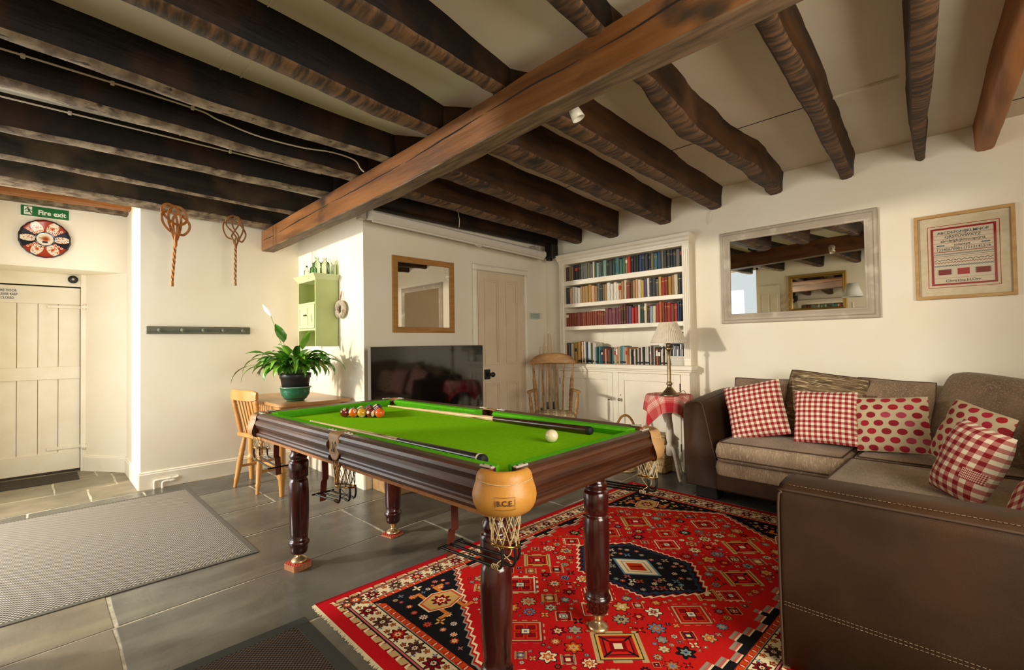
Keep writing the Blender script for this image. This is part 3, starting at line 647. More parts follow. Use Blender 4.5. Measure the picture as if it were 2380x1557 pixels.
# cues on the table
ASH = mat('pale_ash', '#e2c393', '#d2ae7a', scale=8, stretch=(1, 1, .2), rough=.3, coat=.4); CUEBR = mat('brown_butt_splice', '#3f2012', '#2a130a', scale=8, rough=.2, coat=.6); CUEBK = mat('black_butt_lacquer', '#14100e', rough=.18, coat=.6)
WHITE = mat('ivory_white', '#ece4d2', rough=.4)
def cue(label, tip, butt, bm, cap, r1=.0175, splice=.62, group=None):
    t = thing('pool_cue', label, 'cue', tip, group=group); T = Vector(tip); B = Vector(butt)-T; L = B.length; q = B.to_track_quat('Z', 'Y').to_matrix().to_4x4(); R = lambda z: .0052+(r1-.0052)*(z/L)
    def seg(nm, z0, z1, m, k=6, e=0): g = G(); g.M = q; g.lathe([(R(z0+(z1-z0)*i/k)+e, z0+(z1-z0)*i/k) for i in range(k+1)], 16); return g.build(nm, m, t)
    seg('tip', 0, .014, WHITE, 1, .0004); seg('shaft', .014, L*splice, ASH); b = seg('butt', L*splice, L-.03, bm); seg('butt_cap', L-.03, L-.022, WHITE if cap else bm, 1, .0006)
    g = G(); g.M = q; g.lathe([(R(L), L-.022), (R(L)+.0005, L-.008), (R(L)*.8, L), (0, L)], 16); g.build('bumper', mat('black_rubber', '#0d0d0d', rough=.7), t)
    g = G(); g.M = q     # spliced points running up the ash
    for k in range(4):
        a = k*PI/2+.4; n = 8; vs = []
        for i in range(n+1):
            z = L*splice-.20*i/n; w = .62*(1-i/n); rr = R(z)+.0003
            for s in (-1, 1): vs.append((rr*math.cos(a+s*w), rr*math.sin(a+s*w), z))
        g.add(vs, [(2*i, 2*i+1, 2*i+3, 2*i+2) for i in range(n)], True)
    g.build('splice_point', bm, b); return t
cue('pool cue with black butt and white collar lying along the near side of the table', (.993, 2.475, .792), (1.012, 1.150, .8028), CUEBK, True)
cue('pool cue with brown butt lying along the far cushion of the table', (1.580, 2.712, .792), (1.650, 1.196, .8028), CUEBR, False)
# ---------------------------------------------------------------- bookcase
def bookcase():
    b = thing('bookcase', 'cream built-in bookcase with cupboard doors below and crowded shelves', 'bookcase', (4.15, 2.65, 0)); L = lambda: G().at((-4.15, -2.65, 0))
    P = PAINT; y0, y1 = 1.968, 3.337
    g = L(); g.box(4.385, 4.415, y0-.03, y1+.03, .0, 2.09)
    for y in (2.35, 2.75, 3.0): g.box(4.383, 4.386, y, y+.002, .96, 1.31)
    g.build('back_panel', P, b)
    for a, c in ((1.90, y0), (y1, 3.40)): 
        g = L(); g.cbox(4.125, 4.39, a, c, .955, 2.06, .004); g.build('upright', P, b)
        g = L(); m = (a+c)/2
        for o in (-.018, 0, .018): g.cbox(4.119, 4.126, m+o-.005, m+o+.005, 1.02, 2.0, .002)
        g.build('reeding', P, b)
    for z0, z1 in ((1.315, 1.356), (1.563, 1.604), (1.805, 1.857)): g = L(); g.cbox(4.135, 4.39, y0-.001, y1+.001, z0, z1, .003); g.build('shelf', P, b)
    g = L(); g.cbox(4.135, 4.39, 1.91, 3.395, 2.04, 2.06, .003); g.build('top_board', P, b)
    g = L(); pr = [(4.39, 2.055), (4.122, 2.055), (4.118, 2.075), (4.105, 2.085), (4.100, 2.105), (4.085, 2.118), (4.078, 2.142), (4.39, 2.142)]
    vs = []; ey = [(0, .0), (0, .0), (.004, 0), (.017, 0), (.022, 0), (.037, 0), (.044, 0), (0, 0)]
    for s, y in ((-1, 1.90), (1, 3.40)):
        for (x, z), (e, _) in zip(pr, ey): vs.append((x, y+s*e*.6, z))
    n = len(pr); g.add(vs, [(i, (i+1) % n, n+(i+1) % n, n+i) for i in range(n)] + [tuple(range(n)), tuple(range(n, 2*n))], False); put('cornice', fixn(g.mesh('cornice', P)), b)
    g = L(); g.cbox(4.065, 4.39, 1.868, 3.41, .912, .955, .006); g.cbox(4.08, 4.39, 1.88, 3.40, .896, .914, .004); g.build('worktop', P, b)
    g = L(); g.box(4.105, 4.39, 1.90, 3.40, 0, .90); g.build('carcass', P, b)
    for a, c, z0, z1 in ((1.90, 1.985, .1005, .8745), (2.635, 2.70, .1005, .8745), (3.385, 3.40, .1005, .8745), (1.90, 3.40, .875, .897), (1.90, 3.40, 0, .10)): g = L(); g.cbox(4.09, 4.106, a, c, z0, z1, .003); g.build('face_frame', P, b)
    for a, c, hs in ((1.99, 2.632, 1), (2.703, 3.382, -1)):
        g = L(); g.box(4.100, 4.106, a+.06, c-.06, .16, .81); d = g.build('cupboard_door', P, b)
        for q in ((a, a+.062, .105, .872), (c-.062, c, .105, .872), (a+.062, c-.062, .105, .17), (a+.062, c-.062, .80, .872)): g = L(); g.cbox(4.088, 4.1055, q[0], q[1], q[2], q[3], .003); g.build('door_frame', P, d)
        ky = c-.022 if hs > 0 else a+.022
        g = G().at((4.088-4.15, ky-2.65, .612), (0, -PI/2, 0)); g.lathe([(.010, 0), (.008, .008), (.007, .014), (.014, .022), (.016, .030), (.010, .038), (0, .040)], 16); g.build('knob', CHROME, d)
        if hs > 0: g = G().at((4.088-4.15, ky-2.65+.0, .655), (0, -PI/2, 0)); g.lathe([(.008, 0), (.006, .004), (0, .005)], 12); g.build('escutcheon', CHROME, d)
        hy = a+.003 if hs > 0 else c-.003
        for z in (.22, .76): g = L(); g.cbox(4.084, 4.10, hy-.004, hy+.004, z-.035, z+.035, .002); g.build('hinge', mat('old_steel', '#6c6152', rough=.5, metal=.6), d)
bookcase()
# ---------------------------------------------------------------- books
BC = {'K': ('black', '#23221f'), 'k': ('charcoal', '#3a3a38'), 'n': ('navy', '#1f2c3e'), 'N': ('blue', '#27456b'), 'g': ('grey', '#6d6c66'), 'G': ('dark green', '#2b4a3a'), 'e': ('green', '#476f58'), 'E': ('pale green', '#86a590'),
      't': ('tan', '#b08a55'), 'T': ('teal', '#3a6a6e'), 'c': ('cream', '#e4d5b4'), 'C': ('pale cream', '#efe6d2'), 'b': ('brown', '#5a3a24'), 'o': ('olive', '#7a6f4c'), 'O': ('orange', '#c8743a'), 'r': ('red', '#a82a1e'), 'R': ('bright red', '#c43322'),
      'u': ('russet', '#8e3f22'), 'm': ('maroon', '#6d2a2a'), 'p': ('plum', '#7d4048'), 'y': ('ochre', '#b58a32'), 'Y': ('yellow', '#d2ae55'), 'w': ('white', '#ece7dc'), 's': ('sky blue', '#8fb2c0'), 'q': ('turquoise', '#4a9a9c'), 'f': ('flesh pink', '#d9ab84'), 'v': ('violet', '#5a4a78')}
GOLD = mat('gilt_band', '#a88a55', rough=.5, metal=.4); PAGE = mat('page_edges', '#dccdab', '#c4b288', scale=40, stretch=(1, 30, 1), rough=.95)
def bookmesh(key):
    nm, h = BC[key]; m = mat('cloth_'+nm.replace(' ', '_'), h, tuple(max(0, x*.80) for x in hexc(h)), scale=9, stretch=(1, 1, .5), rough=.62)
    g = G(); sp = [(.0, .5), (.012, .25), (.04, .03), (.06, 0)]; sec = [(1, 0), (.06, 0), (.018, .12), (0, .35), (0, .65), (.018, .88), (.06, 1), (1, 1)]
    g.prism([(x, y) for x, y in sec[:]], 0, 1); g.k = 1; g.box(.07, .98, .10, .90, .99, 1.0006)
    return fixn(g.mesh('book', [m, PAGE]))
BM = {k: bookmesh(k) for k in BC}
def bandmesh(m):
    g = G(); g.box(-.006, .04, .05, .95, 0, 1); return g.mesh('title_band', m)
BANDS = {'gold': bandmesh(GOLD), 'cream': bandmesh(mat('paper_label', '#e2d3ae', rough=.8)), 'red': bandmesh(mat('red_label', '#b3301f', rough=.7)), 'black': bandmesh(mat('black_label', '#1d1b19', rough=.7)), 'white': bandmesh(mat('white_label', '#f0ece2', rough=.7))}
SHELF_NAMES = ['top', 'second', 'third', 'bottom']
def row(si, codes, z, hmin, hmax, x=4.165, dep=(.13, .17), y_left=3.333, y_right=1.972, lean=(), hs=None):
    n = len(codes); ws = [rnd(.7, 1.25)*(1.3 if c in 'yTrp' else 1) for c in codes]; k = (y_left-y_right-.002*n)/sum(ws); y = y_left
    for i, c in enumerate(codes):
        w = ws[i]*k; h = hs(i/n) + rnd(-.008, .008) if hs else rnd(hmin, hmax); d = rnd(*dep); xo = x+rnd(-.006, .008); nm = BC[c][0]
        o = put('book', BM[c], None, (xo, y-w, z), (rnd(-.012, .012) if i not in lean else .10, 0, 0), sc=(d, w, h))
        tag(o, f'{nm} book, {ordinal(i+1)} from the left on the {SHELF_NAMES[si]} shelf', 'book', f'books on the {SHELF_NAMES[si]} shelf')
        sty = BANDSTY[si](i, c)
        for bk, f0, f1 in sty:
            q = put('title_band', BANDS[bk], o, (0, 0, f0), sc=(1, 1, f1-f0))
        y -= w+.002
def sty_old(i, c):
    r = random.random(); dark = c in 'KknNgGeTbmpuvr'
    if c == 'K' and r < .25: return [('red', .62, .80)]
    if dark and r < .5: return [('gold', .80, .812), ('gold', .73, .738)] + ([('gold', .10, .11)] if r < .2 else [])
    if r > .93: return [('cream', .66, .86)]
    return []
def sty_pale(i, c):
    r = random.random()
    if c in 'cCtfw' and r < .16: return [(random.choice(['red', 'black', 'cream']), .58, .84)]
    if c in 'kKgNrbu' and r < .6: return [('gold', .78, .80)]
    return []
def sty_pb(i, c):
    r = random.random()
    if r < .25: return [(random.choice(['white', 'black', 'red', 'cream']), .55, .55+rnd(.1, .35))]
    if r < .7: return [('black', .06, .16)]
    return []
BANDSTY = [sty_old, sty_pale, sty_old, sty_pb]
row(0, list('botKKKgggogcGEgGEKkGTeetRKKKNnknoTNokknkgK'), 1.8572, .152, .176)
row(1, list('kfCwCtttyftgkotCCCCftcubtfcYvCkkgYruytckn'), 1.6042, .160, .194)
row(2, list('uuuuuumuuuuuuuuuuupppppbbmvRrCGGcbscrOuururNnk'), 1.3562, .14, .18, hs=lambda t: .148 if t < .38 else .178+.016*math.sin(t*40), lean=(33,))
row(3, list('btNcctytyuCtCNwCeGCwTKqTNuucrokTEcfOcqEscfOcnkckwbCkwCkwbCkOkCwbwC'), .9555, .14, .22, x=4.16, dep=(.12, .17), y_right=2.13, hs=lambda t: .225-.01*math.sin(t*30) if t < .30 else .165+.015*math.sin(t*25))
def basket_tub():
    t = thing('storage_tub', 'pale grey tub of dark cases at the right end of the bottom shelf', 'tub', (4.24, 2.05, .9552)); PL = mat('pale_grey_plastic', '#cfc9bb', rough=.5)
    g = G(); g.prism([(-.075, -.06), (.075, -.06), (.075, .06), (-.075, .06)], 0, .004)
    for s in (-1, 1):
        g.add([(-.07, s*.058, .003), (.07, s*.058, .003), (.08, s*.068, .085), (-.08, s*.068, .085), (-.07, s*.054, .003), (.07, s*.054, .003), (.076, s*.064, .085), (-.076, s*.064, .085)], [(0, 1, 2, 3), (4, 7, 6, 5), (3, 2, 6, 7)], False)
        g.add([(s*.07, -.058, .003), (s*.07, .058, .003), (s*.08, .068, .085), (s*.08, -.068, .085), (s*.066, -.058, .003), (s*.066, .058, .003), (s*.076, .064, .085), (s*.076, -.064, .085)], [(0, 1, 2, 3), (4, 7, 6, 5), (3, 2, 6, 7)], False)
    put('tub_body', fixn(g.mesh('tub_body', PL)), t)
    cs = [mat('case_black', '#1f1f20', rough=.35), mat('case_grey', '#8d8a84', rough=.35), mat('case_white', '#d8d4cb', rough=.35)]
    for i in range(7):
        c = thing('disc_case', f'slim disc case standing in the grey tub, {ordinal(i+1)} from the left', 'case', (4.185, 2.098-.0145*i, .960), (rnd(-.03, .03), 0, 0), 'disc cases in the grey tub')
        g = G(); g.cbox(0, .12, -.006, .006, 0, rnd(.165, .19), .001); g.build('shell', cs[i % 3 if i % 2 else 0], c)
        g = G(); g.box(-.0006, .001, -.004, .004, .03, .14); g.build('spine_label', cs[(i+2) % 3], c)
    f = thing('letter_rack', 'white openwork rack with dark slots behind the lamp shade', 'rack', (4.36, 2.13, .956)); g = G()
    for k in range(5): g.box(0, .012, -.14, .14, .02+k*.06, .035+k*.06)
    for y in (-.14, .13): g.box(0, .012, y, y+.012, 0, .33)
    g.build('frame', mat('white_rack', '#e6dfd0', rough=.5), f)
    g = G(); g.box(.011, .013, -.13, .13, .02, .31); g.build('dark_insert', mat('dark_card', '#33302b', rough=.8), f)
basket_tub()
# ---------------------------------------------------------------- mirrors and picture
MIRR = mat('mirror_glass', '#e6e2d8', rough=.015, metal=1.0)
def frame(name, label, cat, o, ax, w, h, prof, m, glass=True, gin=None):
    """o: wall point of the centre; ax: 'x' faces -X, 'y' faces -Y, 'X' faces +X; prof: (inset from the outer edge, height off the wall)"""
    rz = {'x': -PI/2, 'y': 0, 'X': PI/2}[ax]; t = thing(name, label, cat, o, (0, 0, rz)); c = [(-1, -1), (1, -1), (1, 1), (-1, 1)]
    for i in range(4):
        a, b = c[i], c[(i+1) % 4]; n = len(prof); vs = []
        for s in (a, b):
            for d, e in prof: vs.append((s[0]*(w/2-d), -e, s[1]*(h/2-d)))
        g = G(); g.add(vs, [(k, (k+1) % n, n+(k+1) % n, n+k) for k in range(n)] + [tuple(range(n)), tuple(range(n, 2*n))], False); put('frame_side', fixn(g.mesh('frame_side', m)), t)
    if glass:
        d = prof[-1][0]-.004; e = prof[-2][1] if False else .008
        g = G(); g.box(-w/2+d, w/2-d, -.010, -.004, -h/2+d, h/2-d); g.build('mirror_glass', MIRR, t)
    return t
GREYP = mat('grey_washed_frame', '#b9ab98', '#a99a86', scale=6, stretch=(.6, 1, 1), rough=.6, bump=.08, bscale=40, col3='#c9bda9', scale3=12)
frame('wall_mirror', 'large landscape mirror in a grey washed frame above the sofa', 'mirror', (4.2, 1.1, 1.707), 'x', 1.09, .776, [(0, 0), (0, .020), (.008, .026), (.022, .026), (.030, .034), (.045, .036), (.060, .028), (.068, .022), (.076, .020), (.080, .012), (.080, 0)], GREYP)
PINE = mat('oak_frame', '#b5813f', '#a06e32', scale=6, stretch=(1, 1, 6), rough=.45, bump=.05)
frame('wall_mirror', 'portrait mirror in a flat oak frame over the television', 'mirror', (2.508, 3.66, 1.624), 'y', .665, .672, [(0, 0), (0, .020), (.003, .023), (.047, .023), (.05, .018), (.05, 0)], PINE)
GILT = mat('gilt_frame', '#b3924d', rough=.35, metal=.7)
frame('wall_mirror', 'gilt framed mirror on the wall beside the garden door, seen reflected', 'mirror', (-.45, 1.97, 1.93), 'X', .80, .60, [(0, 0), (0, .02), (.01, .032), (.03, .024), (.045, .03), (.055, .014), (.055, 0)], GILT)
OAKL = mat('light_oak_frame', '#c39a5e', '#b3884c', scale=6, stretch=(1, 1, 5), rough=.45)
smp = frame('framed_sampler', 'stitched red sampler in a light oak box frame at the right of the wall', 'picture', (4.2, .125, 1.70), 'x', .47, .553, [(0, 0), (0, .030), (.002, .032), (.018, .032), (.020, .030), (.020, 0)], OAKL, glass=False)
def sampler():
    MNT = mat('cream_mount', '#d8c8a8', '#cdbc9a', scale=30, rough=.9); RED = mat('red_thread', '#a3201f', rough=.9); REDB = mat('red_border_braid', '#9a1a1e', rough=.9, bump=.3, bscale=200); NAVY = mat('navy_thread', '#22303a', rough=.9); BLK = mat('dark_thread', '#26201c', rough=.9); BLU = mat('blue_thread', '#4b6b78', rough=.9); LIN = mat('linen', '#d9cab0', '#cbbb9e', scale=200, rough=.95)
    t = smp; g = G(); g.box(-.22, .22, -.012, -.004, -.262, .262); g.build('mount', MNT, t)
    def ring(nm, x0, x1, z0, z1, w, d, m):
        g = G(); g.box(x0, x1, d, -.012, z0, z0+w); g.box(x0, x1, d, -.012, z1-w, z1); g.box(x0, x0+w, d, -.012, z0+w, z1-w); g.box(x1-w, x1, d, -.012, z0+w, z1-w); return g.build(nm, m, t)
    ring('red_fillet', -.170, .168, -.205, .200, .003, -.0135, RED)
    g = G(); g.box(-.15, .15, -.0145, -.0115, -.185, .178); cl = g.build('linen', LIN, t)
    ring('braid', -.152, .152, -.189, .183, .011, -.0185, REDB)
    Y = -.0148
    def tx(s, z, sz, m, x=0, xs=1.0): text('stitched_lettering', s, sz, m, cl, (x, Y, z), (PI/2, 0, 0), .0004, xs=xs, bold=.0002)
    tx('ABCDEFGHIJKLMNOP', .150, .0235, NAVY, 0, 1.06); tx('QRSTUVWXYZ', .122, .0235, NAVY, .0, 1.06); tx('abcdefghijklmnopqrst', .097, .024, BLK, 0, 1.02); tx('uvwxyz.', .069, .024, BLK, .0, 1.05)
    tx('12345678901112131415 16'.replace(' ', ''), .042, .0235, NAVY, 0, .98); tx('Christina.H.Orr.', -.163, .024, BLK, 0, 1.06)
    def wave(z, amp, per, m, r, x0=-.138, x1=.138, ph=0):
        g = G(); n = int((x1-x0)/per*8); g.tube([(x0+(x1-x0)*i/n, Y, z+amp*math.sin(2*PI*(x0+(x1-x0)*i/n)/per+ph)) for i in range(n+1)], r, 4); g.build('stitch_line', m, cl)
    for z, m, a, p, r in ((.136, RED, .001, .01, .0008), (.110, RED, .001, .01, .0007), (.084, RED, .0015, .012, .0010), (.056, RED, .0012, .01, .0008), (.027, RED, .0022, .008, .0016), (.012, BLU, .004, .016, .0011), (.0115, NAVY, -.004, .016, .0009), (-.001, BLK, 0.0003, .05, .0014), (-.012, RED, .0008, .02, .0008), (-.027, BLK, .004, .026, .0016), (-.043, RED, .004, .014, .0014), (-.062, BLU, .003, .012, .0013), (-.066, BLU, -.003, .012, .0013), (-.143, RED, .0003, .03, .0008)): wave(z, a, p, m, r)
    for x in (-.105, .105):
        g = G(); g.prism([(x-.022, .069), (x-.016, .073), (x+.016, .073), (x+.022, .069), (x+.016, .065), (x-.016, .065)], Y-.0006, Y+.001, 'y'); g.build('stitch_patch', BLU, cl)
    for x, w, h, m in ((-.088, .03, .017, mat('dark_red_thread', '#7c1620', rough=.9)), (0, .028, .020, RED), (.090, .032, .018, MATS['dark_red_thread'])):
        g = G(); g.box(x-w, x+w, Y-.0008, Y+.001, -.105-h, -.105+h); g.build('stitch_square', m, cl)
        if x:
            g = G()
            for k in range(9): g.box(x-w-.006, x+w+.006, Y-.0004, Y+.001, -.105-h+.003+k*.004, -.105-h+.0042+k*.004)
            g.build('fringe_stitch', NAVY, cl)
    g = G(); g.box(-.226, .226, -.0205, -.0195, -.268, .268)
    m = bpy.data.materials.new('picture_glass'); m.use_nodes = True; nt = m.node_tree; nt.nodes.clear(); o = nt.nodes.new('ShaderNodeOutputMaterial'); tr = nt.nodes.new('ShaderNodeBsdfTransparent'); gl = nt.nodes.new('ShaderNodeBsdfGlossy'); gl.inputs['Roughness'].default_value = .02; mx = nt.nodes.new('ShaderNodeMixShader'); fr = nt.nodes.new('ShaderNodeFresnel'); fr.inputs[0].default_value = 1.45
    nt.links.new(fr.outputs[0], mx.inputs[0]); nt.links.new(tr.outputs[0], mx.inputs[1]); nt.links.new(gl.outputs[0], mx.inputs[2]); nt.links.new(mx.outputs[0], o.inputs[0]); MATS['picture_glass'] = m
    g.build('glass', m, t)
sampler()
# ---------------------------------------------------------------- television, cabinet, screen
TVB = mat('television_glass', '#0b0a0a', rough=.06, spec=1.0); TVF = mat('television_bezel', '#8c877e', rough=.35, metal=.6)
def television():
    t = thing('television', 'large black flat television standing against the door wall', 'television', (2.43, 3.45, .53)); 
    g = G(); g.cbox(-.585, .585, -.012, .03, .055, .638, .004); g.build('casing', TVF, t)
    g = G(); g.box(-.581, .581, -.0155, -.011, .062, .634); g.build('screen', TVB, t)
    for s in (-1, 1): g = G(); g.cbox(s*.38-.02, s*.38+.02, -.10, .12, 0, .012, .003); g.cbox(s*.38-.014, s*.38+.014, -.004, .022, .01, .06, .003); g.build('stand_foot', IRON, t)
    OAKV = mat('oak_veneer', '#b08a5c', '#9a7446', scale=5, stretch=(.4, 4, 4), rough=.5)
    c = thing('television_cabinet', 'low oak veneer cabinet under the television, mostly behind the pool table', 'cabinet', (2.46, 3.47, 0))
    g = G(); g.cbox(-.50, .50, -.15, .16, .0, .51, .003); g.build('body', OAKV, c); g = G(); g.cbox(-.53, .53, -.17, .17, .51, .53, .003); g.build('top', OAKV, c)
    for a, b in ((-.495, -.005), (.005, .495)): g = G(); g.cbox(a, b, -.166, -.149, .06, .50, .003); d = g.build('cabinet_door', OAKV, c); g = G(); g.cbox((a+b)/2-.05, (a+b)/2+.05, -.182, -.166, .44, .452, .002); g.build('handle', CHROME, d)
television()
def screen():
    WP = mat('white_screen_case', '#ddd5c8', rough=.45); t = thing('projection_screen', 'rolled white projection screen case fixed below the dark joist', 'screen', (2.93, 3.50, 2.19), (0, math.radians(1.9), 0))
    pr = [(.035, -.03), (-.02, -.035), (-.042, -.015), (-.042, .02), (-.025, .038), (.035, .038)]
    g = G(); g.prism(pr, -1.045, 1.03, 'x'); put('case', fixn(g.mesh('case', WP)), t)
    for x in (-1.052, 1.03): g = G(); g.prism([(a*1.08, b*1.1) for a, b in pr], x, x+.022, 'x'); put('end_cap', fixn(g.mesh('end_cap', WP)), t)
    g = G(); g.tube([(-1.035, -.030, -.050), (1.02, -.030, -.050)], .011, 10); g.build('bottom_bar', WP, t)
    g = G(); g.tube(spline([(.02, -.045, -.05), (.04, -.05, -.07), (.09, -.05, -.075), (.12, -.045, -.052)], 5), .005, 6); g.build('pull_cord', WP, t)
    for x in (-1.085, .98): g = G(); g.cbox(x-.025, x+.025, .02, .10, -.035, .10, .004); g.build('bracket', GREYP, t)
    text('maker_mark', '~', .035, INK, t, (.90, -.0425, .005), (PI/2, 0, 0))
    s = thing('wall_speaker', 'small black loudspeaker box at the right end of the screen case', 'speaker', (4.075, 3.46, 2.12)); g = G(); g.cbox(-.05, .05, -.055, .055, 0, .15, .005); g.build('box', IRON, s)
    g = G(); g.cbox(-.044, .044, -.060, -.054, .03, .144, .002); g.build('grille', mat('speaker_cloth', '#1c1a18', rough=.9), s); g = G(); g.box(-.012, .012, -.0612, -.0598, .016, .022); g.build('maker_plate', mat('small_badge', '#8a8a86', rough=.4), s)
    g = G(); g.cbox(-.035, .02, .0, .05, -.022, 0, .003); g.build('bracket', IRON, s)
    b = thing('timer_switch', 'white switch box with a pale blue strip on the wall right of the panelled door', 'switch', (4.0, 3.66, 1.485)); g = G(); g.cbox(-.085, .05, -.018, 0, -.032, .036, .003); g.build('box', mat('pale_blue_plastic', '#b9c4c0', rough=.4), b); g = G(); g.cbox(.05, .075, -.045, 0, -.03, .04, .004); g.build('end_box', WP, b)
    for k in range(3): g = G(); g.box(-.08, .045, -.0188, -.0175, -.018+.016*k, -.012+.016*k); g.build('strip', mat('grey_strip', '#8fa09e', rough=.5), b)
screen()
def spot(label, loc, aim):
    t = thing('spot_lamp', label, 'lamp', loc); q = Vector(aim).to_track_quat('Z', 'Y').to_matrix().to_4x4(); WS = mat('white_enamel', '#d9d0be', rough=.4)
    g = G().at((0, 0, 0), (0, PI/2, 0)); g.lathe([(.035, 0), (.035, .012), (.028, .018), (0, .018)], 20); g.build('rose', WS, t)
    g = G(); g.tube([(.016, 0, 0), (.05, 0, -.01)], .006, 8); g.build('arm', WS, t)
    g = G(); g.M = Matrix.Translation((.055, 0, -.015)) @ q; g.lathe([(0, -.02), (.016, -.018), (.022, -.005), (.026, .02), (.030, .055), (.027, .055), (.023, .02), (0, .01)], 20); g.build('shade', WS, t)
spot('small white spotlight peeping out below the main beam', (1.682, 1.33, 2.26), (.25, -.35, -.9))
t = thing('smoke_alarm', 'round white smoke alarm on the ceiling between the joists beyond the beam', 'alarm', (2.33, 1.80, 2.505)); g = G().at((0, 0, 0), (PI, 0, 0)); g.lathe([(.05, 0), (.05, .018), (.042, .028), (0, .03)], 28); g.build('body', CEIL, t); g = G().at((0, 0, -.028), (PI, 0, 0)); g.lathe([(.012, 0), (.010, .004), (0, .005)], 12); g.build('button', CEIL, t)
# ---------------------------------------------------------------- corner sofa
LEATH = mat('brown_suede_leather', '#432c1a', '#352211', scale=5, rough=.55, spec=.3, bump=.10, bscale=260, rvar=.08)
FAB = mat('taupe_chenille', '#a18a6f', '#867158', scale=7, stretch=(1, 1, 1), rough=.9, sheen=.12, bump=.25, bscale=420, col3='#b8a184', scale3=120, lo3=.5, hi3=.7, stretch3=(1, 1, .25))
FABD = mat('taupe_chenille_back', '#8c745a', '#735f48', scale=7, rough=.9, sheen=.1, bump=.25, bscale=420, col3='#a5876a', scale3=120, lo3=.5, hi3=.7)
PIPE = mat('dark_piping', '#4b3626', rough=.8); THREAD = mat('pale_stitching', '#8b7458', rough=.8)
def softbox(g, x0, x1, y0, y1, z0, z1, crown=.02, r=.035, n=12, bul=.008):
    """upholstered box: rounded edges, crowned top"""
    cx, cy, hx, hy = (x0+x1)/2, (y0+y1)/2, (x1-x0)/2, (y1-y0)/2; prof = []
    for i in range(5): a = PI/2*i/4; prof.append((r*(1-math.sin(a)), z0+r*(1-math.cos(a)), 0))
    prof += [(-bul, (z0+z1)/2, 0)]
    for i in range(5): a = PI/2*i/4; prof.append((r*(1-math.cos(a)), z1-r+r*math.sin(a), 0))
    per = []
    def ring(inset, z):
        P = []; a, b = hx-inset, hy-inset; rr = max(.004, .045-inset)
        for sx, sy, a0 in ((1, 1, 0), (-1, 1, 90), (-1, -1, 180), (1, -1, 270)):
            for k in range(n//2+1):
                t = math.radians(a0+90*k/(n//2)); P.append((cx+sx*(a-rr)+rr*math.cos(t), cy+sy*(b-rr)+rr*math.sin(t), z))
        return P
    R = [ring(i, z) for i, z, _ in prof]; m = len(R[0]); last = prof[-1][1]
    for s in (.8, .55, .28): R.append([(cx+(p[0]-cx)*s, cy+(p[1]-cy)*s, last+crown*(1-s*s)) for p in R[10]])
    vs = [p for rr in R for p in rr] + [(cx, cy, last+crown)]
    fs = [(j*m+i, j*m+(i+1) % m, (j+1)*m+(i+1) % m, (j+1)*m+i) for j in range(len(R)-1) for i in range(m)]
    fs += [((len(R)-1)*m+i, (len(R)-1)*m+(i+1) % m, len(vs)-1) for i in range(m)] + [tuple(range(m))[::-1]]
    g.add(vs, fs, True); return [R[4], R[9]]
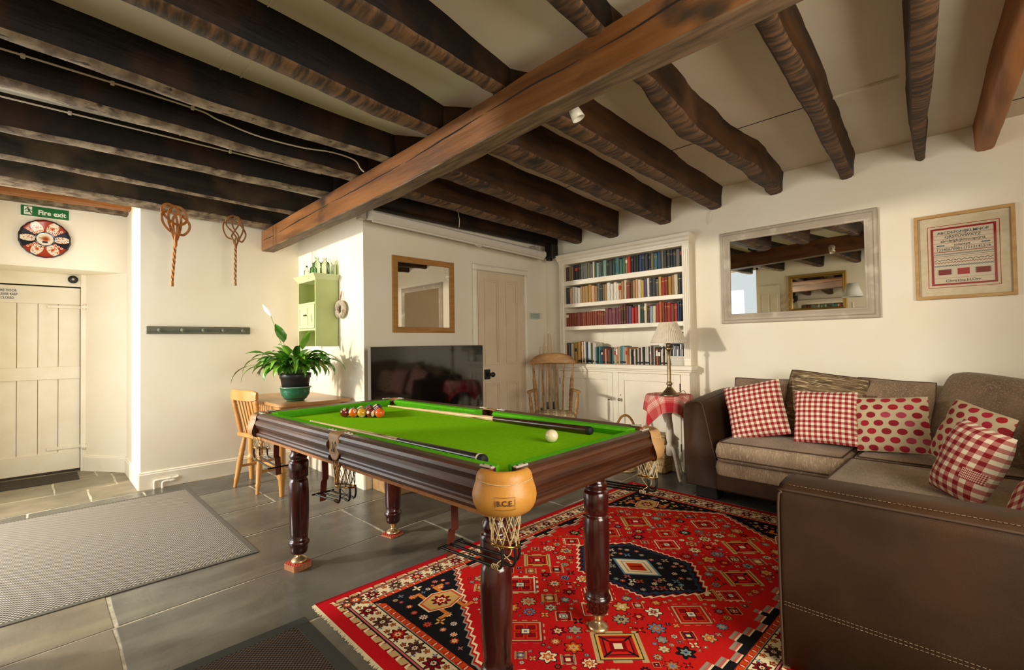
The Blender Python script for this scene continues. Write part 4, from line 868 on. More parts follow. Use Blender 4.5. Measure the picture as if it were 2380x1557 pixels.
def sofa():
    t = thing('corner_sofa', 'L-shaped corner sofa in taupe chenille with brown leather arms', 'sofa', (3.3, .6, 0)); o = Vector((-3.3, -.6, 0)); L = lambda: G().at(o)
    def piping(p, pts, r=.005, m=PIPE, closed=False):
        g = L(); g.tube(pts, r, 6, closed=closed); return g.build('piping', m, p)
    # far arm: section swept from the front panel to the wall
    sec = [(1.655, .105), (1.668, .30), (1.672, .55), (1.668, .68), (1.655, .705), (1.63, .718), (1.565, .728), (1.54, .722), (1.525, .705), (1.505, .62), (1.475, .48), (1.44, .34), (1.425, .26), (1.42, .105)]
    st = [(3.495, .020), (3.478, .006), (3.474, .0), (3.50, -.004), (3.70, -.004), (4.0, -.004), (4.14, 0)]; vs = []; n = len(sec); cy, cz = 1.55, .42
    for x, ins in st:
        for y, z in sec:
            dz = .055*max(0, (x-3.5)/.65) if z > .55 else 0
            vs.append((x, y+(cy-y)/abs(cy-y)*ins if abs(y-cy) > .02 else y, z+dz+(-ins if z > .6 else ins if z < .2 else 0)))
    g = L(); g.add(vs, [(k*n+i, k*n+(i+1) % n, (k+1)*n+(i+1) % n, (k+1)*n+i) for k in range(len(st)-1) for i in range(n)] + [tuple(range(n))[::-1], tuple(range((len(st)-1)*n, len(st)*n))], True)
    a = put('arm', fixn(g.mesh('arm', LEATH)), t, label='far leather arm beside the lamp table'); 
    piping(a, [(3.478, y, z) for y, z in sec[6:13]], .0045); piping(a, [(x, 1.538, .724+.055*max(0, (x-3.5)/.65)) for x in (3.48, 3.6, 3.8, 4.0, 4.13)], .003)
    # near arm
    g = L(); st = []; 
    def rsec(y, e): return [(1.885+e, 0.02), (1.878+e, .30), (1.880+e, .60), (1.890+e, .635-e), (1.915, .652-e), (1.98, .660-e), (2.075, .655-e), (2.105-e, .64-e), (2.12-e, .60), (2.12-e, .02)]
    vs = []; S = [(.545, .030), (.558, .010), (.560, 0), (.54, 0), (.2, 0), (-.2, 0), (-.45, 0)]; n = 10
    for y, e in S: vs += [(x, y, z) for x, z in rsec(y, e)]
    g.add(vs, [(k*n+i, k*n+(i+1) % n, (k+1)*n+(i+1) % n, (k+1)*n+i) for k in range(len(S)-1) for i in range(n)] + [tuple(range(n))[::-1], tuple(range((len(S)-1)*n, len(S)*n))], True)
    b = put('arm', fixn(g.mesh('arm', LEATH)), t, label='near leather arm in the foreground')
    piping(b, spline([(1.884, .555, .02), (1.877, .557, .3), (1.878, .557, .59), (1.887, .548, .628), (1.890, .53, .637), (1.890, .2, .637), (1.890, -.45, .637)], 4), .0042)
    for z in (.236, .247):
        g = L(); 
        for k in range(80): y = .545-.0122*k; g.tube([(1.8785, y, z), (1.8785, y-.008, z)], .0011, 4)
        g.build('stitching', THREAD, b)
    g = L()
    for k in range(80): y = .53-.0122*k; g.tube([(1.912, y, .6525), (1.912, y-.008, .6525)], .0011, 4)
    g.build('stitching', THREAD, b)
    # bases
    g = L(); g.cbox(3.45, 4.12, -.40, 1.43, .105, .225, .012); g.build('plinth', LEATH, t)
    g = L(); softbox(g, 3.43, 4.12, -.40, 1.425, .215, .325, crown=0, r=.02); g.build('seat_base', FAB, t)
    g = L(); g.cbox(2.10, 3.46, -.40, .60, .105, .225, .012); g.build('plinth', LEATH, t)
    g = L(); softbox(g, 2.09, 3.46, -.40, .61, .215, .325, crown=0, r=.02); g.build('seat_base', FAB, t)
    for x0, x1, y0, y1, lb in ((3.385, 4.05, .635, 1.405, 'seat cushion beside the far arm'), (2.12, 3.47, -.33, .640, 'wide seat cushion behind the near arm'), (3.485, 4.05, -.33, .625, 'seat cushion in the corner')):
        g = L(); R = softbox(g, x0, x1, y0, y1, .322, .462, crown=.022, r=.035); c = g.build('seat_cushion', FAB, t, label=lb)
        for q in R: piping(c, [(p[0], p[1], p[2]+(.003 if q is R[1] else -.003)) for p in q], .0045, PIPE, True)
    g = L(); softbox(g, 4.06, 4.19, -.55, 1.45, .10, .74, crown=.0, r=.04); g.build('back_frame', LEATH, t)
    g = L(); softbox(g, 1.92, 4.05, -.58, -.36, .10, .74, crown=.0, r=.04); g.build('back_frame', LEATH, t)
    for x0, x1, y0, y1 in ((3.55, 3.67, 1.46, 1.62), (4.0, 4.1, 1.46, 1.62), (1.93, 2.06, -.42, -.30), (3.56, 3.66, .64, .74)):
        g = L(); g.cbox(x0, x1, y0, y1, .0, .11, .006); g.build('foot', mat('black_sofa_foot', '#171310', rough=.6), t)
sofa()
def pillow(nm, label, c, nrm, roll, w, h, th, m, cat='cushion', edge=None, group=None, pinch=.05, sag=0.0, n=18, extra=None, ex=2.4, rc=.035):
    """soft cushion: c centre, nrm facing direction of its front, roll in degrees about nrm"""
    N_ = Vector(nrm).normalized(); R = N_.to_track_quat('Z', 'Y').to_matrix().to_4x4(); t = thing(nm, label, cat, c, group=group)
    t.rotation_euler = (R @ Matrix.Rotation(math.radians(roll), 4, 'Z')).to_euler(); seed = rnd(0, 50)
    def f(u, v, s):
        a, b = 2*u-1, 2*v-1; k = max(0, 1-abs(a)**ex)*max(0, 1-abs(b)**ex); z = s*th/2*k**.55
        px = 1-pinch*(1-b*b)*abs(a)**4 if True else 1; py = 1-pinch*(1-a*a)*abs(b)**4
        rr = 1-rc*abs(a*b)**3; x, y = a*w/2*px*rr, b*h/2*py*rr; y -= sag*(1-a*a)*max(0, b)
        q = mnoise.noise((a*1.6+seed, b*1.6, s*.4))*.012*k
        return (x, y, z+q+.012*mnoise.noise((a*1.2+seed, b*1.2, 5)))
    g = G(); g.grid(lambda u, v: f(u, v, 1), n, n); g.grid(lambda u, v: f(u, v, -1), n, n, flip=True)
    p = g.build('cover', m, t)
    if edge:
        P = [f(u, 0, 1) for u in np.linspace(0, 1, 16)][:-1] + [f(1, v, 1) for v in np.linspace(0, 1, 16)][:-1] + [f(u, 1, 1) for u in np.linspace(1, 0, 16)][:-1] + [f(0, v, 1) for v in np.linspace(1, 0, 16)][:-1]
        g = G(); g.tube(P, .0045, 6, closed=True); g.build('piping', edge, t)
    if extra: extra(t, f)
    return t
ging = np.zeros((2, 2, 3), np.float32); ging[0, 0] = hexc('#8f1a1f'); ging[1, 1] = hexc('#efe2c8'); ging[0, 1] = ging[1, 0] = hexc('#c07a6e')
GING = imgmat('red_gingham', ging, rough=.9, closest=True, repeat=(11, 11), bump=.15, bscale=500); GINGL = imgmat('large_red_gingham', ging, rough=.9, closest=True, repeat=(6, 9), bump=.15, bscale=500)
def polka():
    n = 256; a = np.zeros((n, n, 3), np.float32); a[:] = hexc('#c9b692'); rs = np.random.RandomState(3); yy, xx = np.mgrid[0:n, 0:n]/n
    for j in range(-1, 8):
        for i in range(-1, 6):
            cx, cy = (i+.5*(j % 2)+.25)/5, (j+.4)/7; c = hexc(['#b5202c', '#a01a26', '#c2465a', '#9c1c24', '#bd2436'][rs.randint(5)])
            d = ((xx-cx)/.066)**2+((yy-cy)/.052)**2; k = (d < 1)[..., None]; sp = rs.rand(n, n, 1)*.14
            a = np.where(k, c*(1-sp*1.2)+sp*.1, a)
    return a
POLKA = imgmat('red_polka_dots', polka(), rough=.9, bump=.15, bscale=500)
STRIA = mat('striated_cushion', '#8d7350', '#4f3c28', scale=9, stretch=(1, .12, 1), rough=.85, bump=.2, bscale=300, col3='#c8b38d', scale3=24, lo3=.56, hi3=.62, stretch3=(.5, 6, 1))
STRIA.node_tree.nodes['Mapping'].inputs['Scale'].default_value = (1, 8, 1)
# loose back cushions
BK = 'loose back cushions of the sofa'
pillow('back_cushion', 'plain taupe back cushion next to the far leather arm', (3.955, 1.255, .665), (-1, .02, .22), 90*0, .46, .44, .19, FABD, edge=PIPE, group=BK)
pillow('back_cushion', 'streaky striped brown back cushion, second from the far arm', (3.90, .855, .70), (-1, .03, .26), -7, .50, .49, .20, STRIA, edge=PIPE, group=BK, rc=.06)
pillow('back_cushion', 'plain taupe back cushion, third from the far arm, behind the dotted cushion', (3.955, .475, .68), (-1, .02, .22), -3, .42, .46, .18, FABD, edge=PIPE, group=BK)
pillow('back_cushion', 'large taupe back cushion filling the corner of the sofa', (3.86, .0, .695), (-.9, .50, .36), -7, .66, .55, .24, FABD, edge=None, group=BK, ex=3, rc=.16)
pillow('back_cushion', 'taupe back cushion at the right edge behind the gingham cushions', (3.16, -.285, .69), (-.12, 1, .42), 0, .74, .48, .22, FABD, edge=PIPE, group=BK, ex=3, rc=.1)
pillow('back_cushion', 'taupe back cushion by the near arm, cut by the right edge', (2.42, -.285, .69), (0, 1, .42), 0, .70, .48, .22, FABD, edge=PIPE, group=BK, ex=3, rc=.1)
SCN = 'red patterned scatter cushions'
pillow('gingham_cushion', 'red gingham cushion leaning against the far leather arm', (3.715, 1.235, .665), (-1, -.06, .30), 14, .40, .41, .13, GING, group=SCN)
pillow('gingham_cushion', 'red gingham cushion in front of the streaky back cushion', (3.70, .80, .655), (-1, .0, .34), 2, .37, .36, .13, GING, group=SCN)
pillow('dotted_cushion', 'beige cushion with red spots in the middle of the sofa', (3.69, .45, .648), (-1, .05, .34), 5, .37, .35, .13, POLKA, group=SCN)
pillow('dotted_cushion', 'beige cushion with red spots behind the big gingham cushion', (3.28, .095, .672), (-.80, .60, .34), -14, .31, .33, .15, POLKA, group=SCN)
def tag_strip(t, f):
    g = G(); m = imgmat('small_check_tab', ging, rough=.9, closest=True, repeat=(14, 5))
    def q(u, v): p = f(.72+.27*u, .34+.13*v, 1); return (p[0], p[1], p[2]+.003)
    g.grid(q, 8, 3); g.build('fabric_tab', m, t)
pillow('gingham_cushion', 'large puffed red gingham cushion with a small checked tab', (2.85, .085, .628), (-.86, .62, .30), -15, .225, .345, .20, GINGL, group=SCN, extra=tag_strip)
pillow('gingham_cushion', 'red gingham cushion cut off at the right edge behind the near arm', (2.32, -.125, .585), (-.35, .9, .5), 30, .38, .36, .15, GINGL, group=SCN)
# ---------------------------------------------------------------- rug
def rug_img():
    W, H = 1600, 1024; LX, LY = 2.64, 1.69; rs = np.random.RandomState(11)
    xs = (np.arange(W)+.5)/W*LX-LX/2; ys = (np.arange(H)+.5)/H*LY-LY/2; X, Y = np.meshgrid(xs, ys); A = np.zeros((H, W, 3), np.float32)
    c = {k: hexc(v) for k, v in dict(red='#a8191f', red2='#c0281c', dred='#7d1016', org='#b8461e', blk='#1b1a1e', nav='#27364a', blu='#5f7f92', crm='#d9c8a2', tan='#b39a6c', gry='#8f8a78', brn='#5a3526', yel='#c79a4a', pk='#b5615a').items()}
    ab = np.zeros(W); 
    for _ in range(9): ab += rs.rand()*np.sin(xs*rs.uniform(2, 12)+rs.rand()*7)
    ab = np.clip(.5+ab*.16, 0, 1)[None, :, None]; A[:] = c['red']*(1-ab)+c['red2']*ab
    def fill(m, col): A[m] = col
    def win(cx, cy, r):
        i0 = int((cx-r+LX/2)/LX*W); i1 = int((cx+r+LX/2)/LX*W)+1; j0 = int((cy-r+LY/2)/LY*H); j1 = int((cy+r+LY/2)/LY*H)+1
        sl = (slice(max(j0, 0), max(0, min(j1, H))), slice(max(i0, 0), max(0, min(i1, W)))); return sl, X[sl]-cx, Y[sl]-cy
    def put_(sl, m, col): A[sl][m] = col
    def flower(cx, cy, r, cols, pet=8, ph=0):
        sl, x, y = win(cx, cy, r*1.25); d = np.hypot(x, y); a = np.arctan2(y, x)+ph; w = r*(.82+.18*np.cos(a*pet))
        put_(sl, d < w*1.16, c['blk']); put_(sl, d < w, cols[0]); put_(sl, d < w*.62, cols[1]); put_(sl, d < w*.38, cols[2]); put_(sl, d < w*.16, cols[0])
    def diamond(cx, cy, r, cols, asp=1.0, hooks=True):
        sl, x, y = win(cx, cy, r*1.5); d = np.abs(x)+np.abs(y)*asp; st = r/12
        if hooks: put_(sl, (np.abs(d-r*1.12) < r*.13) & (((x-y)*2.2/r).astype(int) % 2 == 0), c['tan'])
        put_(sl, d < r*1.05, c['blk']); put_(sl, d < r, cols[0]); put_(sl, d < r*.86, c['red']); put_(sl, d < r*.70, c['blk']); put_(sl, d < r*.64, cols[1]); put_(sl, d < r*.42, cols[2]); put_(sl, d < r*.22, c['crm'])
        put_(sl, (d > r*.42) & (d < r*.86) & ((np.abs(x) < r*.04) | (np.abs(y) < r*.04)), c['blk'])
    def square(cx, cy, r, cols, rot=True):
        sl, x, y = win(cx, cy, r*1.5); u, v = ((x+y)/1.414, (x-y)/1.414) if rot else (x, y); d = np.maximum(np.abs(u), np.abs(v))
        nub = (d < r*1.22) & (d > r) & (((u+9)/r*3.0).astype(int) % 2 == 0) & (((v+9)/r*3.0).astype(int) % 2 == 0); put_(sl, nub, cols[0])
        put_(sl, d < r*1.04, c['blk']); put_(sl, d < r, cols[0]); put_(sl, d < r*.88, c['red']); put_(sl, (d < r*.74) & (np.minimum(np.abs(u), np.abs(v)) > r*.08), cols[1]); put_(sl, (d < r*.64) & (np.minimum(np.abs(u), np.abs(v)) > r*.14), c['dred']); put_(sl, d < r*.30, c['blk']); put_(sl, d < r*.24, cols[2]); put_(sl, d < r*.1, c['blu'])
    def star(cx, cy, r, col, k=4, c2=None):
        sl, x, y = win(cx, cy, r*1.2); d = np.hypot(x, y); a = np.arctan2(y, x); w = r*(.55+.45*np.cos(a*k)); put_(sl, d < w*1.25, c['blk']); put_(sl, d < w, col); put_(sl, d < r*.22, c2 if c2 is not None else c['red'])
    # layout (local: x along the rug, y across)
    bx, by = LX/2, LY/2; ex = bx-np.abs(X); ey = by-np.abs(Y); e = np.minimum(ex, ey); fx, fy = bx-.235, by-.185
    # red field becomes a long hexagon, dark spandrels outside it
    zz = .018*(np.abs((Y*22) % 1-.5)*2); hexd = np.abs(X)-(fx-.02-.62*np.abs(Y)) + zz
    fill(hexd > 0, c['blk'])
    for k, (col, w) in enumerate((('crm', .012), ('red', .010), ('gry', .010), ('blk', .006))):
        o = sum((.012, .010, .010, .006)[:k]); fill((hexd > o) & (hexd < o+w), c[col])
    # spandrel ornaments
    for sx in (-1, 1):
        for sy in (-1, 1):
            P = []
            for _ in range(4000):
                x = rs.uniform(.40, fx-.03); y = rs.uniform(.05, fy-.03)
                if x-(fx-.02-.62*y) < .062: continue
                r = rs.choice([.020, .026, .030, .016, .013])
                if abs(x-.90) < .13 and abs(y-.46) < .10: continue
                if all((x-q[0])**2+(y-q[1])**2 > (r+q[2]+.006)**2 for q in P): P.append((x, y, r))
            for x, y, r in P:
                cs = [c['crm'], c['org'], c['dred'], c['pk'], c['yel'], c['blu']]; cs = [cs[i] for i in rs.permutation(len(cs))]
                if rs.rand() < .65: flower(sx*x, sy*y, r, cs[:3])
                else: star(sx*x, sy*y, r, cs[0], 4, cs[1])
            # hooked hexagon
            sl, x, y = win(sx*.90, sy*.46, .17); d = np.maximum(np.abs(x)*1.0, np.abs(x)*.45+np.abs(y)*1.25)
            arm = (np.abs(np.abs(x)-.045) < .010) & (np.abs(y) < .125) | (np.abs(np.abs(y)-.115) < .010) & (np.abs(np.abs(x)-.065) < .028)
            put_(sl, arm, c['org']); put_(sl, arm & (((x+y)*160).astype(int) % 2 == 0), c['yel']); put_(sl, d < .098, c['crm']); put_(sl, d < .090, c['org']); put_(sl, d < .080, c['tan']); put_(sl, (d < .074) & (((x+y)*90).astype(int) % 2 == 0), c['yel'])
            flower(sx*.90, sy*.46, .040, [c['dred'], c['crm'], c['org']], 8)
    # stepped long sides
    s = ((np.abs(X)+.05) % .26)/.26; stp = np.floor(s*4)/4; lim = fy-.028-.055*np.abs(stp-.5)*2
    m = (np.abs(X) < .80) & (np.abs(Y) > lim) & (hexd < 0)
    fill(m & (np.abs(Y) > lim), c['gry']); fill(m & (np.abs(Y) > lim+.012), c['pk']); fill(m & (np.abs(Y) > lim+.022), c['crm']); fill(m & (np.abs(Y) > lim+.030), c['blk'])
    # field motifs
    MED = lambda x, y: max(abs(x)/.25, abs(x)/.5+abs(y)/.40)
    P = []
    def free(x, y, r): return abs(x)+.62*abs(y) < fx-.06-r*1.3 and abs(y) < fy-.10-r and MED(x, y) > 1+r*4 and all((x-q[0])**2+(y-q[1])**2 > (r+q[2]+.003)**2 for q in P)
    big = [(-.62, -.30, .095, 'd'), (.62, -.30, .085, 'd'), (-.55, .30, .085, 's'), (.55, .34, .085, 'd'), (-.80, .02, .075, 's'), (.80, .0, .075, 's'), (-.36, -.02, .07, 's'), (.36, .02, .07, 's'), (-.22, -.40, .078, 's'), (.25, -.43, .078, 'd'), (.02, .44, .05, 's'), (-.30, .42, .07, 'd'), (.28, .36, .07, 's'), (-.48, -.08, .055, 's'), (.5, .1, .055, 's'), (.05, -.46, .05, 's'), (-.02, -.38, .05, 'd')]
    for x, y, r, k in big:
        if k == 'd': diamond(x, y, r*1.15, [c['yel'], c['red2'], c['dred']])
        else: square(x, y, r*.86, [c['crm'] if rs.rand() < .6 else c['tan'], c['org'], c['crm']])
        P.append((x, y, r*1.28))
    for r in (.040, .032, .026, .020, .015, .011):
        for _ in range({.040: 700, .032: 1500, .026: 2600, .020: 3800, .015: 4200, .011: 5200}[r]):
            x, y = rs.uniform(-fx, fx), rs.uniform(-fy, fy)
            if not free(x, y, r): continue
            P.append((x, y, r)); cs = [c['crm'], c['blk'], c['blu'], c['org'], c['dred'], c['tan'], c['gry'], c['yel']]; cs = [cs[i] for i in rs.permutation(len(cs))]; q = rs.rand()
            if q < .45 or (r > .024 and q > .7): flower(x, y, r*.9, cs[:3], rs.choice([6, 8]), rs.rand())
            elif q < .7: diamond(x, y, r, [cs[0], cs[1], cs[2]], hooks=r > .025)
            else: star(x, y, r*1.05, cs[0], 4, cs[1])
    # central medallion
    u, v = X, Y; md = np.maximum(np.abs(u)/.225, np.abs(u)/.45+np.abs(v)/.36); z2 = .05*(np.abs((v*30) % 1-.5)*2)
    for k, col in ((1.10, 'crm'), (1.06, 'dred'), (1.03, 'blk'), (1.0, 'nav'), (.94, 'blk')): fill(md+z2 < k, c[col])
    q = rs.rand(260, 2); MP = []
    for a, b in q:
        x, y = (a-.5)*.44, (b-.5)*.62
        if max(abs(x)/.225, abs(x)/.45+abs(y)/.36) < .86 and abs(x)/.10+abs(y)/.13 > 1.35 and all((x-m[0])**2+(y-m[1])**2 > .030**2 for m in MP):
            MP.append((x, y)); k = [c['crm'], c['pk'], c['blu'], c['org'], c['gry'], c['tan']][rs.randint(6)]
            if rs.rand() < .5: star(x, y, .022, k, 4, c['nav'])
            else: flower(x, y, .015, [k, c['nav'], c['crm']], 6, rs.rand())
    sl, x, y = win(0, 0, .2); d = np.abs(x)/.10+np.abs(y)/.13; g2 = np.maximum(np.abs(x)/.075, np.abs(y)/.115)
    put_(sl, d < 1.22, c['blk']); put_(sl, d < 1.12, c['blu']); put_(sl, d < .98, c['crm']); put_(sl, d < .74, c['gry']); put_(sl, d < .66, c['crm']); put_(sl, d < .5, c['org']); put_(sl, (d < .42) & (((x+y)*110).astype(int) % 2 == 0), c['dred'])
    # borders, outermost first
    along = np.where(ex < ey, Y, X); bw = np.where(ex < ey, .235, .185); t = e/bw
    B = (ex < .235) | (ey < .185)
    def band(a, b, col): fill(B & (t >= a) & (t < b), c[col])
    band(0, .23, 'red'); band(.23, .36, 'tan'); fill(B & (t >= .235) & (t < .355) & ((((along+(t*.06))*16) % 1) < .36), c['dred']); fill(B & (t > .24) & (t < .35) & ((((along-(t*.05))*16+.5) % 1) < .22), c['crm'])
    band(.36, .385, 'blk'); band(.385, .42, 'pk'); band(.42, .435, 'blk'); band(.435, .80, 'crm'); band(.80, .82, 'blk'); band(.82, .84, 'gry'); band(.84, .97, 'org'); fill(B & (t > .85) & (t < .96) & ((((along+t*.03)*26) % 1) < .42), c['red']); fill(B & (t > .86) & (t < .95) & ((((along-t*.03)*26+.3) % 1) < .16), c['crm']); band(.97, 1.0, 'blk')
    # main border flowers
    def bpos(side, s):
        dx, dy = bx-.235*.617, by-.185*.617
        return {0: (s, dy), 1: (s, -dy), 2: (dx, s), 3: (-dx, s)}[side]
    for side in range(4):
        ln = bx-.10 if side < 2 else by-.10; n = int(2*ln/.118)
        for i in range(n+1):
            s_ = -ln+2*ln*i/n; x, y = bpos(side, s_); w = (.050 if side < 2 else .060)*.62
            flower(x, y, w, [c['dred'] if i % 2 else c['brn'], c['blk'] if i % 3 else c['org'], c['crm']], 8)
            for q in (-1, 1):
                s2 = s_+ln/n*(1.0); x2, y2 = bpos(side, s2)
                if abs(s2) < ln:
                    o = .021*q
                    flower(x2+(o if side > 1 else 0)+ (0 if side > 1 else .012*q), y2+(o if side < 2 else 0)+(.012*q if side > 1 else 0), .0125, [c['org'] if q > 0 else c['dred'], c['yel'], c['blk']], 5)
                    s3 = s_+ln/n*(.5 if q > 0 else 1.5); x3, y3 = bpos(side, s3)
                    if abs(s3) < ln: star(x3+(.028*q if side > 1 else 0), y3+(.022*q if side < 2 else 0), .011, c['blu'] if i % 2 else c['brn'], 4, c['tan'])
    A += (rs.rand(H, W, 1)-.5)*.05; lum = A.mean(-1, keepdims=True); A = np.clip((lum+(A-lum)*1.05)*1.12, 0, 1)
    return A
RUGM = imgmat('patterned_wool_rug', rug_img(), rough=1.0, bump=.35, bscale=700, spec=.03)
def rug():
    t = thing('persian_rug', 'large red patterned wool rug under the pool table and before the sofa', 'rug', (2.205, 1.335, 0), (0, 0, -.012)); LX, LY = 2.64, 1.69
    def f(u, v):
        x, y = (u-.5)*LX, (v-.5)*LY; return (x, y, .0085+.0012*mnoise.noise((x*3, y*3, 1)) - (.004 if u in (0, 1) or v in (0, 1) else 0))
    g = G(); g.grid(f, 60, 36); 
    g.build('pile', RUGM, t)
    RB = mat('rug_red_binding', '#9c1a1e', rough=.95)
    for s in (-1, 1): g = G(); g.tube([(-LX/2, s*LY/2, .004), (LX/2, s*LY/2, .004)], .004, 6); g.build('bound_edge', RB, t)
    FR = mat('cream_fringe', '#d8c7a0', rough=1.0)
    for s in (-1, 1):
        g = G(); n = 220
        for k in range(n):
            y = -LY/2+LY*(k+.5)/n; l = rnd(.012, .021); dy = rnd(-.006, .006)
            g.add([(s*LX/2, y-.0040, .005), (s*LX/2, y+.0040, .005), (s*(LX/2+l), y+dy*.4+.0034, .0012), (s*(LX/2+l), y+dy*.4-.0034, .0012)], [(0, 1, 2, 3) if s > 0 else (3, 2, 1, 0)], False)
        o = g.build('fringe', FR, t); o['kind'] = 'stuff'
rug()
# ---------------------------------------------------------------- floor mats
RUBB = mat('grey_rubber_edge', '#5c574c', rough=.8); RUBD = mat('dark_rubber_edge', '#33332c', rough=.8)
def nub(a, b, n=16, k=.62):
    A = np.zeros((n, n, 3), np.float32); A[:] = hexc(b); yy, xx = (np.mgrid[0:n, 0:n]+.5)/n
    for cx, cy in ((.25, .25), (.75, .75)):
        d = np.abs(xx-cx)/.27+np.abs(yy-cy)/.2; d2 = np.maximum(np.abs(xx-cx)/.24, np.abs(yy-cy)/.2); A[d2 < 1] = hexc(a)
    return A
def floor_mat(name, label, x0, x1, y0, y1, m, edge, bw=.03, z=.008, rot=0):
    t = thing(name, label, 'mat', ((x0+x1)/2, (y0+y1)/2, 0), (0, 0, rot)); hx, hy = (x1-x0)/2, (y1-y0)/2
    for a in ((-hx, hx, -hy, -hy+bw), (-hx, hx, hy-bw, hy), (-hx, -hx+bw, -hy+bw, hy-bw), (hx-bw, hx, -hy+bw, hy-bw)): g = G(); g.cbox(a[0], a[1], a[2], a[3], .0005, z*.6, .0015); g.build('rubber_edge', edge, t)
    g = G(); g.grid(lambda u, v: ((u-.5)*2*(hx-bw), (v-.5)*2*(hy-bw), z+.0015*mnoise.noise((u*5, v*7, 3))-(.004 if u in (0, 1) or v in (0, 1) else 0)), 24, 24); g.build('pile', m, t)
floor_mat('entrance_mat', 'large pale grey ribbed entrance mat with a dark rubber edge', -.44, .905, 3.00, 4.80, imgmat('grey_nubby_pile', nub('#bdb5a6', '#4d473e'), rough=.95, repeat=(74, 74), bump=.3, bscale=300), RUBB)
floor_mat('entrance_mat', 'dark brown coarse mat at the bottom edge beside the rug corner', -.30, .825, .95, 2.135, imgmat('brown_nubby_pile', nub('#66553f', '#17120d'), rough=.95, repeat=(62, 64), bump=.4, bscale=300), RUBD, .055)
floor_mat('door_mat', 'dark worn coir mat on the floor against the plank door', -.42, .275, 5.90, 6.28, mat('brown_coir', '#4a3f30', '#2c251b', scale=160, rough=1.0, bump=.6, bscale=400), RUBD, .008)
